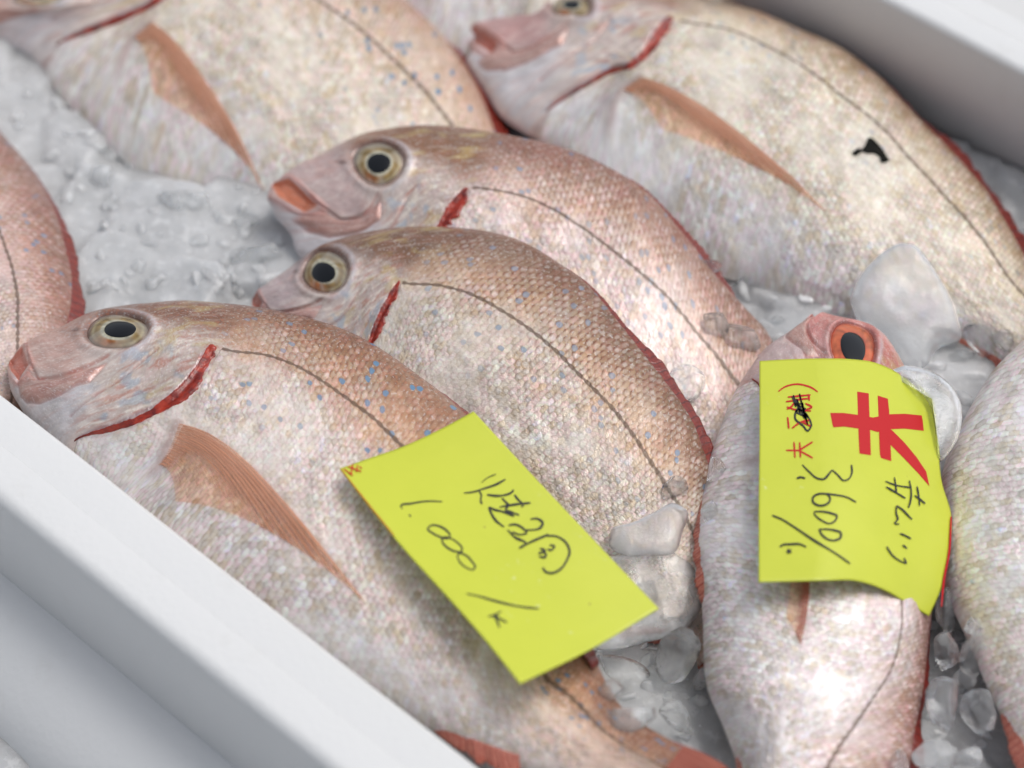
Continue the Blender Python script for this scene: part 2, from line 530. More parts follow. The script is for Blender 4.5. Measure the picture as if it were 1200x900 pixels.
MOUTH = [(-.004, .002), (.0149, .0169), (.0328, -.0078), (.0271, -.034), (.012, -.020)]
PBASE = [(.2644, -.0785), (.258, -.120), (.2635, -.155)]
PTIP = (.56, -.135)


def vof(x, y):
    c = .5 * (YD(x) + YV(x)); h = .5 * (YD(x) - YV(x))
    return (y - c) / h


def yof(x, v):
    return .5 * (YD(x) + YV(x)) + v * .5 * (YD(x) - YV(x))


def prof(v):
    return np.power(np.clip(1 - np.abs(v) ** 2.2, 0, 1), .6)


def hbase(x, y):
    return WX(x) * prof(vof(x, y))


class Fish:
    def __init__(s, spec):
        s.spec = spec
        ax, ay = spec['tilt']
        s.N = np.array([ax, ay, 1.0]); s.N /= np.linalg.norm(s.N)
        s.X = np.array([1.0, 0, 0]) - s.N * s.N[0]; s.X /= np.linalg.norm(s.X)
        s.Y = np.cross(s.N, s.X)
        px, py, z = spec['p0']
        s.P0 = at(px, py, z)
        s.T = spec['T']
        src, dst, wts = [], [], []

        def add(x, y, px, py, h=None):
            hh = s.T * float(hbase(x, y)) if h is None else h
            q = on_plane(px, py, s.P0 + s.N * hh, s.N) - s.P0
            src.append((x, y)); dst.append((q @ s.X, q @ s.Y))
        xf = spec.get('xf', lambda p: p)
        for x, y, px, py in spec.get('pts', []):
            add(x, y, *xf((px, py)))
        if 'eye' in spec:
            cx, cy, rx, ry, ang = spec['eye']
            a = math.radians(ang); ca, sa = math.cos(a), math.sin(a)
            for ux, uy in ((0, 0), (1, 0), (-1, 0), (0, 1), (0, -1)):
                p = xf((cx + ux * rx * ca + uy * ry * sa, cy + ux * rx * sa * 1.0 - uy * ry * ca))
                add(EYE[0] + ux * ER, EYE[1] + uy * ER, *p)
        for key, vv in (('dorsal', .93), ('belly', -.985), ('lateral', None)):
            if key not in spec: continue
            pts, xs = spec[key]
            pts = np.array([xf(p) for p in pts], float)
            if len(xs) == 2 and len(pts) > 2:
                d = np.r_[0, np.cumsum(np.linalg.norm(np.diff(pts, axis=0), axis=1))]
                xs = xs[0] + (xs[1] - xs[0]) * d / d[-1]
            for x, p in zip(xs, pts):
                add(x, float(YL(x)) if vv is None else float(yof(x, vv)), *p)
        if 'gill' in spec:
            for (x, y), p in zip(GILL, spec['gill']):
                if p is not None:
                    add(x, y, *xf(p))
        s.src = np.array(src); dst = np.array(dst)
        n = len(s.src)
        K = s.kern(s.src) + np.eye(n) * spec.get('reg', 4e-5)
        A = np.zeros((n + 3, n + 3)); P = np.c_[np.ones(n), s.src]
        A[:n, :n] = K; A[:n, n:] = P; A[n:, :n] = P.T
        s.w = np.linalg.solve(A, np.r_[dst, np.zeros((3, 2))])
        a, b = s.plane([[0, 0], [1, 0]])
        s.L = float(np.clip(np.linalg.norm(b - a), .3, .42))

    def kern(s, Q):
        d2 = ((Q[:, None, :] - s.src[None]) ** 2).sum(-1)
        return .5 * d2 * np.log(d2 + 1e-12)

    def plane(s, Q):
        Q = np.asarray(Q, float)
        out = np.empty((len(Q), 2))
        for i in range(0, len(Q), 20000):
            q = Q[i:i + 20000]
            out[i:i + 20000] = np.c_[s.kern(q), np.ones(len(q)), q] @ s.w
        return out

    def F(s, x, y, h):
        """fish coordinates (+ height in metres) -> world"""
        shp = np.shape(x)
        q = s.plane(np.c_[np.ravel(x), np.ravel(y)])
        W = s.P0 + q[:, :1] * s.X + q[:, 1:] * s.Y + np.ravel(h)[:, None] * s.N
        return W.reshape(shp + (3,))

    # sculpted height of the visible flank, metres
    def H(s, x, y):
        x = np.asarray(x, float); y = np.asarray(y, float)
        L = s.L
        h = s.T * hbase(x, y)
        edge = np.clip(prof(vof(x, y)) * 2.2, 0, 1)
        d = np.zeros(x.shape)
        gd, gs, gp = poly_dist(x, y, GILL)
        sd = gd * gs                                    # positive = head side
        endf = sstep(.0, .12, gp) * sstep(1.0, .93, gp)
        d += .0042 * sstep(-.004, .0025, sd) * np.exp(-np.maximum(sd, 0) / .05) * endf * (sd > -.02)
        d -= .0045 * np.exp(-((sd + .006) / .0055) ** 2) * endf
        pd, ps, pp = poly_dist(x, y, PREOP)
        psd = pd * ps
        d += .0016 * sstep(-.002, .002, psd) * np.exp(-np.maximum(psd, 0) / .02) - .0018 * np.exp(-(pd / .0028) ** 2)
        sd2, ss2, _ = poly_dist(x, y, SNOUT_EDGE)
        q = sd2 * ss2
        d += .0028 * sstep(-.0015, .002, q) * np.exp(-np.maximum(q, 0) / .03) * (sd2 < .05) - .0018 * np.exp(-(sd2 / .0022) ** 2)
        mx = poly_sd(x, y, MAXIL)
        d += .0034 * sstep(-.001, .009, mx) - .0016 * np.exp(-((mx + .001) / .0022) ** 2)
        mo = poly_sd(x, y, MOUTH)
        d -= .0095 * sstep(-.001, .006, mo)
        d += .0022 * np.exp(-((mo + .0045) / .003) ** 2)
        r = np.hypot(x - EYE[0], y - EYE[1]) / ER
        d += .0042 * np.exp(-((r - 1.22) / .20) ** 2) - .0075 * sstep(1.08, .85, r)
        # nostril
        nr = np.hypot((x - .083) / .006, (y - .068) / .0035)
        d -= .002 * np.exp(-nr ** 2)
        # pectoral root
        pb, _, _ = poly_dist(x, y, PBASE)
        d += .004 * np.exp(-(pb / .013) ** 2)
        d += .004 * (fbm(x * 14, y * 14, s.spec['seed'], 3) - .5) + .0016 * (fbm(x * 45, y * 60, s.spec['seed'] + 9, 3) - .5)
        # soft ridges along the scale rows of the lower flank
        v = vof(x, y)
        d += s.spec.get('ridge', .0) * np.sin(v * 36) * sstep(.28, .36, x) * sstep(.75, .6, x) * sstep(.45, .25, v) * sstep(-.8, -.4, v)
        return h + d * L * edge

    def colours(s, x, y):
        P = s.spec['pal']
        v = vof(x, y)
        sd_ = s.spec['seed']
        nz = fbm(x * 22, y * 22, sd_ + 3, 4) - .5
        nf = fbm(x * 90, y * 120, sd_ + 5, 3) - .5
        yl = vof(x, YL(np.clip(x, .26, 1.05)))
        w = (v - yl)
        back, up, low, bel = [lin(*P[k]) for k in ('back', 'up', 'low', 'belly')]

        def mixc(a, b, t):
            return a + (b - a) * t[:, None]
        c = np.tile(bel, (len(x), 1))
        c = mixc(c, low[None], sstep(-.85, -.45, v + nz * .3))
        c = mixc(c, up[None], sstep(-.42, .30, w + nz * .7))
        c = mixc(c, back[None], sstep(.12, .62, w + nz * .35))
        # tail root warmer
        c = mixc(c, lin(196, 150, 118)[None], sstep(.78, .97, x) * .6)
        # head
        gd, gs, gp = poly_dist(x, y, GILL)
        sd = gd * gs
        head = ((sd > 0) & (x < .275) | (x < .14)).astype(float)
        head = np.where(x > .2655, sstep(.31, .25, x) * (y > .06), head)
        hd = [lin(*P[k]) for k in ('snout', 'fore', 'cheek', 'jaw')]
        hc = np.tile(hd[2], (len(x), 1))
        hc = mixc(hc, hd[1][None], sstep(.055, .11, y - .10 * sstep(.0, .12, x) * 0 + nz * .03))
        hc = mixc(hc, hd[0][None], sstep(.115, .075, x + nz * .02) * sstep(-.03, -.005, y + .25 * x * 0 + nz * .01))
        q2, s2, _ = poly_dist(x, y, SNOUT_EDGE)
        hc = mixc(hc, hd[3][None], sstep(.0, -.012, y + .02 - .55 * (x - .02) * 0) * sstep(.16, .10, x + nz * .04) * (q2 * s2 < 0))
        mx = poly_sd(x, y, MAXIL)
        hc = mixc(hc, lin(*P.get('max', (190, 148, 138)))[None], sstep(-.0015, .003, mx))
        sa = x * .80 + y * .60; sb = -x * .60 + y * .80
        st1 = fbm(sa * 55, sb * 260, sd_ + 31, 3) - .5; st2 = fbm(sa * 40, sb * 170, sd_ + 37, 3) - .5
        chk = sstep(.10, .19, x) * sstep(.10, .05, y)
        hc = mixc(hc, lin(240, 232, 220)[None], .75 * sstep(.02, .22, st1) * (.25 + .75 * chk))
        hc = mixc(hc, lin(188, 120, 100)[None], .60 * sstep(.04, .24, st2) * (.30 + .70 * chk))
        hc = mixc(hc, lin(206, 186, 120)[None], .50 * sstep(.05, .25, fbm(sa * 30 + 9, sb * 70, sd_ + 41, 3) - .5) * sstep(.12, .2, x))
        hc = mixc(hc, lin(150, 175, 195)[None], .55 * sstep(.12, .3, fbm(x * 60, y * 60, sd_ + 21, 2) - .5) * sstep(.10, .17, x) * sstep(.06, .02, y))
        c = mixc(c, hc, head)
        mo = poly_sd(x, y, MOUTH)
        c = mixc(c, lin(*P.get('mouth', (188, 112, 94)))[None], sstep(-.0015, .002, mo))
        c = mixc(c, lin(205, 150, 140)[None], .7 * np.exp(-((mo + .005) / .004) ** 2))
        # reddish seams
        for poly, wd, st, colr in ((PREOP, .0022, .75, (150, 84, 80)), (SNOUT_EDGE, .0018, .8, (176, 96, 82)), (MAXIL + MAXIL[:1], .0016, .6, (165, 88, 76))):
            d_, _, pr = poly_dist(x, y, poly)
            c = mixc(c, lin(*colr)[None], st * np.exp(-(d_ / wd) ** 2) * (.55 + nf))
        c = mixc(c, lin(140, 100, 120)[None], .5 * np.exp(-((gd - .0) / .003) ** 2) * (gp > .02) * (gp < .98))
        # socket
        r = np.hypot(x - EYE[0], y - EYE[1]) / ER
        c = mixc(c, lin(*P.get('socket', (125, 95, 88)))[None], .8 * np.exp(-((r - 1.02) / .10) ** 2))
        c = mixc(c, lin(205, 205, 215)[None], .5 * np.exp(-((r - 1.28) / .12) ** 2) * sstep(-.2, .6, (x - EYE[0]) / ER))
        nr = np.hypot((x - .083) / .006, (y - .068) / .0035)
        c = mixc(c, lin(96, 60, 56)[None], .8 * np.exp(-nr ** 2))
        # root of the pectoral fin
        pb, _, _ = poly_dist(x, y, PBASE)
        c = mixc(c, lin(172, 132, 122)[None], .6 * np.exp(-(pb / .010) ** 2))
        c = c * (1 + .45 * nz + .40 * nf)[:, None]
        smask = 1 - np.clip(head, 0, 1)
        smask = smask * sstep(.20, .27, x + .12 * (v < .2)) * (1 - .8 * np.exp(-(pb / .018) ** 2))
        smask = np.maximum(smask, .35 * head * sstep(.165, .2, x) * sstep(.11, .08, y))
        gap = P['gap'] * np.clip(.25 + .9 * sstep(-.25, .35, w) + .3 * nz, 0, 1.2) * (1 - head)
        blue = P['blue'] * (1 - head) * sstep(-.75, -.05, w) * (.45 + 1.1 * fbm(x * 9, y * 9, sd_ + 61, 2))
        metal = .12 + .12 * sstep(.25, -.35, w)
        metal = np.where(head > .5, .22, metal)
        lines = P.get('fleck', .5) * np.clip(.16 + .84 * sstep(-.35, .15, w), 0, 1)
        c = c * (1.0 - P.get('dark', .30) * sstep(-.1, .5, w) * (1 - .5 * head))[:, None]
        return np.clip(c, 0.005, .92), smask, gap, blue, metal, lines

    def build(s):
        sp = s.spec
        org = s.F(np.array([.45]), np.array([0.0]), np.array([-s.T * .6]))[0]
        root = empty('sea_bream', org, sp['label'], 'fish', 'fish laid on the ice')
        nu, nv = sp.get('res', (460, 210))
        wv = np.linspace(0, 1, nu)
        xs = 1.03 * (0.30 * wv + 0.70 * wv ** 1.7)
        vs = np.sin(np.linspace(-1, 1, nv) * math.pi / 2)
        xs2, v2 = np.meshgrid(xs, vs, indexing='ij')
        ys2 = yof(xs2, v2)
        H = s.H(xs2, ys2)
        H[:, 0] = 0; H[:, -1] = 0
        front = s.F(xs2, ys2, H)
        nb = 17
        vb = np.sin(np.linspace(1, -1, nb)[1:-1] * math.pi / 2)
        xb, vb2 = np.meshgrid(xs, vb, indexing='ij')
        yb = yof(xb, vb2)
        back = s.F(xb, yb, -.55 * s.T * hbase(xb, yb))
        V = np.concatenate([front, back], axis=1)
        m = V.shape[1]
        Vf = V.reshape(-1, 3)
        i = np.arange(nu - 1)[:, None] * m
        j = np.arange(m)[None, :]
        j2 = (j + 1) % m
        q = np.stack([(i + j).ravel(), (i + m + j).ravel(), (i + m + j2).ravel(), (i + j2).ravel()], 1)
        # cap at tail and snout
        c0 = V[0].mean(0); c1 = V[-1].mean(0)
        base = len(Vf)
        Vf = np.r_[Vf, [c0, c1]]
        jj = np.arange(m)
        tris = np.r_[np.stack([np.full(m, base), jj, (jj + 1) % m], 1),
                     np.stack([np.full(m, base + 1), (nu - 1) * m + (jj + 1) % m, (nu - 1) * m + jj], 1)]
        X = np.concatenate([xs2, xb], 1).ravel(); Y = np.concatenate([ys2, yb], 1).ravel()
        VV = np.concatenate([v2, vb2], 1).ravel()
        X = np.r_[X, 0, 1]; Y = np.r_[Y, 0, 0]; VV = np.r_[VV, 0, 0]
        c, smask, gap, blue, metal, lines = s.colours(X, Y)
        ss_ = X * 76; tt = VV * 15.5
        lat = np.where(X > .275, (Y - YL(np.clip(X, .26, 1.05))) / .0026, 9)
        lat = lat + np.where(X > .275, .5 * (fbm(X * 60, X * 0, sp['seed'] + 2, 2) - .5), 0)
        attrs = dict(tint=c, scl=np.c_[ss_ + tt, ss_ - tt + sp['seed'] * 13.0, ss_], fx=np.c_[lat, gap, smask], fy=np.c_[blue, metal, lines], backm=sstep(-.10, .48, VV - vof(X, YL(np.clip(X, .26, 1.05)))))
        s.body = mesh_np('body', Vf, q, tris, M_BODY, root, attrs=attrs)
        s.root = root
        s.proj = project(front.reshape(-1, 3)); s.front = front.reshape(-1, 3)
        s.fnorm = s.N
        parts = sp.get('parts', ('eye', 'pec', 'dorsal', 'tail', 'anal', 'gill', 'pelvic'))
        if 'eye' in parts: s.build_eye()
        if 'gill' in parts: s.build_gill()
        if 'pec' in parts: s.build_pec()
        if 'dorsal' in parts: s.strip_fin('dorsal_fin', *sp.get('dfin', (.42, .88, .010)), M_DOR, sp['seed'], 1)
        if 'anal' in parts: s.strip_fin('anal_fin', *sp.get('afin', (.66, .88, .018)), M_ANAL, sp['seed'] + 50, -1)
        if 'pelvic' in parts: s.strip_fin('pelvic_fin', .30, .44, sp.get('pfin', .010), M_ANAL, sp['seed'] + 70, -1)
        if 'tail' in parts: s.build_tail()
        return s

    def build_eye(s):
        P = s.spec['pal']
        nr, na = 26, 64
        R = np.linspace(0, 1.06, nr); A = np.linspace(0, 2 * math.pi, na + 1)
        r2, a2 = np.meshgrid(R, A, indexing='ij')
        cx, cy = EYE
        x = cx + ER * r2 * np.cos(a2); y = cy + ER * r2 * np.sin(a2)
        h0 = float(s.H(np.array([cx + ER * 1.12]), np.array([cy]))[0] + s.H(np.array([cx - ER * 1.12]), np.array([cy]))[0]) / 2
        hb = s.T * (hbase(x, y) - hbase(np.full(1, cx), np.full(1, cy))) * .8
        dome = s.L * ER * .26
        h = h0 - .0022 + dome * np.sqrt(np.clip(1.13 - r2 ** 2, 0, 2)) - dome * .36 + hb
        W = s.F(x, y, h)
        top = r2.ravel(); ang = a2.ravel()
        kind = P.get('iris', 'gold')
        if kind == 'gold':
            ramp = [(0, (196, 186, 140)), (.40, (206, 200, 170)), (.50, (214, 210, 190)), (.58, (172, 146, 92)), (.70, (142, 114, 66)), (.79, (186, 172, 132)), (.87, (128, 104, 84)), (.96, (112, 88, 76)), (1.06, (120, 94, 86))]
        else:
            ramp = [(0, (200, 90, 50)), (.46, (150, 60, 36)), (.55, (214, 104, 62)), (.75, (220, 116, 72)), (.9, (202, 96, 62)), (1.0, (120, 60, 52)), (1.06, (100, 50, 46))]
        cc = np.stack([np.interp(top, [k for k, _ in ramp], [lin(*c)[j] for _, c in ramp]) for j in range(3)], 1)
        if kind == 'gold':
            org_ = np.exp(-((np.angle(np.exp(1j * (ang - math.radians(235)))) / .55) ** 2)) * sstep(.5, .6, top) * sstep(.95, .8, top)
            cc = cc + (lin(176, 96, 44)[None] - cc) * (org_ * .85)[:, None]
            dk = np.exp(-((np.angle(np.exp(1j * (ang - math.radians(80)))) / .9) ** 2)) * sstep(.55, .95, top)
            cc = cc + (lin(110, 78, 50)[None] - cc) * (dk * .7)[:, None]
        nz = fbm(np.cos(ang) * 5 + 10, np.sin(ang) * 5 + top * 5, s.spec['seed'], 3)
        cc = cc * (.45 + 1.1 * nz)[:, None]
        mlt = sstep(.45, .62, fbm(np.cos(ang) * 2.2 + 20, np.sin(ang) * 2.2 + top * 2, s.spec['seed'] + 3, 2)) * sstep(.46, .56, top) * .28
        cc = cc + (lin(226, 222, 210)[None] - cc) * mlt[:, None] if kind == 'gold' else cc
        q = grid_quads(nr, na + 1)
        e = mesh_np('eye', W.reshape(-1, 3), q, None, M_IRIS, s.root, attrs=dict(tint=cc))
        px_, py_, pr = P.get('pupil', (.0, .0, .44))
        nr2 = 12
        r3, a3 = np.meshgrid(np.linspace(0, 1, nr2), A, indexing='ij')
        ux = px_ + pr * r3 * np.cos(a3) * 1.06; uy = py_ + pr * r3 * np.sin(a3) * .96
        rr2 = ux ** 2 + uy ** 2
        x = cx + ER * ux; y = cy + ER * uy
        h = h0 - .0022 + dome * np.sqrt(np.clip(1.13 - rr2, 0, 2)) - dome * .36 + s.T * (hbase(x, y) - hbase(np.full(1, cx), np.full(1, cy))) * .8
        h = h + .0006 * np.sqrt(np.clip(1.02 - r3 ** 2, 0, 1)) + .00004
        W = s.F(x, y, h)
        mesh_np('pupil', W.reshape(-1, 3), grid_quads(nr2, na + 1), None, M_PUPIL, e)

    def build_gill(s):
        n, k = 70, 9
        c = smooth_poly(GILL, n)
        t = np.linspace(0, 1, n)
        w = np.interp(t, [0, .25, .5, .68, .8, .92, 1], [.0015, .004, .008, .0135, .0125, .0085, .004]) * s.spec.get('gillw', 1.0)
        w = w * 1.25 * (.60 + .6 * vnoise(t * 12, t * 0, s.spec['seed']) + .5 * vnoise(t * 38, t * 0, s.spec['seed'] + 4))
        tg = np.gradient(c, axis=0); tg /= np.linalg.norm(tg, axis=1)[:, None]
        nr = np.c_[tg[:, 1], -tg[:, 0]]       # towards the tail
        u = np.linspace(-.25, 1, k)
        x = c[:, None, 0] + nr[:, None, 0] * w[:, None] * u[None]
        y = c[:, None, 1] + nr[:, None, 1] * w[:, None] * u[None]
        h = s.H(x, y) + (.0007 * np.sin(np.clip(u, 0, 1) * math.pi))[None, :] + .0002
        h += .0008 * (vnoise(x * 400, y * 400, 5) - .4)
        h[:, 0] -= .0012; h[:, -1] -= .0008
        P = s.F(x, y, h)
        V, q = shell(P, .0005, s.N)
        mesh_np('gill_membrane', V, q, None, M_GILL, s.root)

    def build_pec(s):
        sp = s.spec
        tip = sp.get('ptip', PTIP)
        nu, nv = 90, 48
        a = np.linspace(0, 1, nu)[:, None]; b = np.linspace(0, 1, nv)[None, :]
        top0 = np.array([.262, -.080]); bot0 = np.array([.262, -.150])
        spread = sp.get('spread', .45)
        root = top0 + (bot0 - top0) * (b[..., None] * sp.get('rootw', .55 + .45 * min(1, spread / .45)))
        tipc = np.array(tip)
        # each ray has its own length: longest at the top, short at the bottom
        ln = 1 - sp.get('lnk', .72) * b ** .6
        d = tipc - top0
        dirb = np.stack([np.broadcast_to(d[0] * (1 - .10 * b), b.shape), d[1] - spread * .13 * b], -1)
        end = root + dirb * ln[..., None]
        ctrl = root + dirb * ln[..., None] * .5 + np.array([0, .016])
        A = a[..., None]
        P2 = (1 - A) ** 2 * root + 2 * A * (1 - A) * ctrl + A ** 2 * end
        x, y = P2[..., 0], P2[..., 1]
        y = np.maximum(y, YV(x) + .008)
        h = s.H(x, y) + .0010 + .0022 * np.sin(a * math.pi) * (1 - .5 * b) + .00012 * np.sin(b * 90) * (a > .05)
        h = h - .0012 * (1 - sstep(0, .08, a))
        op = np.broadcast_to(.58 - .40 * sstep(.16, .0, a) - .72 * sstep(.22, .70, b) * sstep(.04, .4, a) - .35 * sstep(.7, 1, a), x.shape)
        P = s.F(x, y, h)
        V, q = shell(P, .0005, s.N)
        uv = np.stack([np.broadcast_to(a, x.shape), np.broadcast_to(b, x.shape), op], -1).reshape(-1, 3)
        mesh_np('pectoral_fin', V, q, None, sp.get('pecmat', M_PEC), s.root, attrs=dict(fuv=np.r_[uv, uv]))

    def strip_fin(s, name, xa, xb, hgt, mat, seed, side):
        n, k = 120, 9
        x0 = np.linspace(xa, xb, n)[:, None]
        b = np.linspace(0, 1, k)[None, :]
        t = np.linspace(0, 1, n)[:, None]
        env = np.sin(np.clip(t, 0, 1) * math.pi) ** .5 * (.45 + .75 * t) * (.55 + .9 * vnoise(t * 9, t * 0, seed))
        sawt = 1 - .30 * ((t * 17 + .4 * vnoise(t * 30, t * 0, seed + 1)) % 1.0)
        hh = hgt * env * sawt
        edge = YD(x0) if side > 0 else YV(x0)
        x = x0 + b * hh * 1.1
        y = edge - side * .008 * (1 - b) + side * (hh - .0) * b
        h = s.T * .16 * (1 - b) * 1.0 + .0008 + .0003 * np.sin(t * 160) * b
        P = s.F(np.broadcast_to(x, (n, k)), np.broadcast_to(y, (n, k)), np.broadcast_to(h, (n, k)))
        V, q = shell(P, .0012, s.N)
        uv = np.stack([np.broadcast_to(b, (n, k)), np.broadcast_to(t, (n, k)), np.ones((n, k))], -1).reshape(-1, 3)
        mesh_np(name, V, q, None, mat, s.root, attrs=dict(fuv=np.r_[uv, uv]))

    def build_tail(s):
        nu, nv = 40, 60
        a = np.linspace(0, 1, nu)[:, None]; b = np.linspace(-1, 1, nv)[None, :]
        ln = .14 + .13 * np.abs(b) ** 1.3
        x = .998 + a * ln
        y = b * (.048 + a * (.015 + .055 * np.abs(b)))
        h = s.T * .03 * (1 - b ** 2) * (1 - a) ** 2 + .0012 + .0006 * np.sin(b * 60) * a
        P = s.F(x, y, h + 0 * x)
        V, q = shell(P, .0012, s.N)
        uv = np.stack([np.broadcast_to(a, x.shape), np.broadcast_to(b * .5 + .5, x.shape), np.ones(x.shape)], -1).reshape(-1, 3)
        mesh_np('tail_fin', V, q, None, M_TAIL, s.root, attrs=dict(fuv=np.r_[uv, uv]))


# palettes (sRGB of the skin itself)
def pal(**k):
    d = dict(back=(164, 116, 92), up=(210, 182, 164), low=(238, 229, 221), belly=(240, 238, 237),
             snout=(192, 160, 150), fore=(152, 106, 86), cheek=(206, 190, 182), jaw=(206, 202, 204), gap=.4, blue=.8, fleck=.6)
    d.update(k); return d


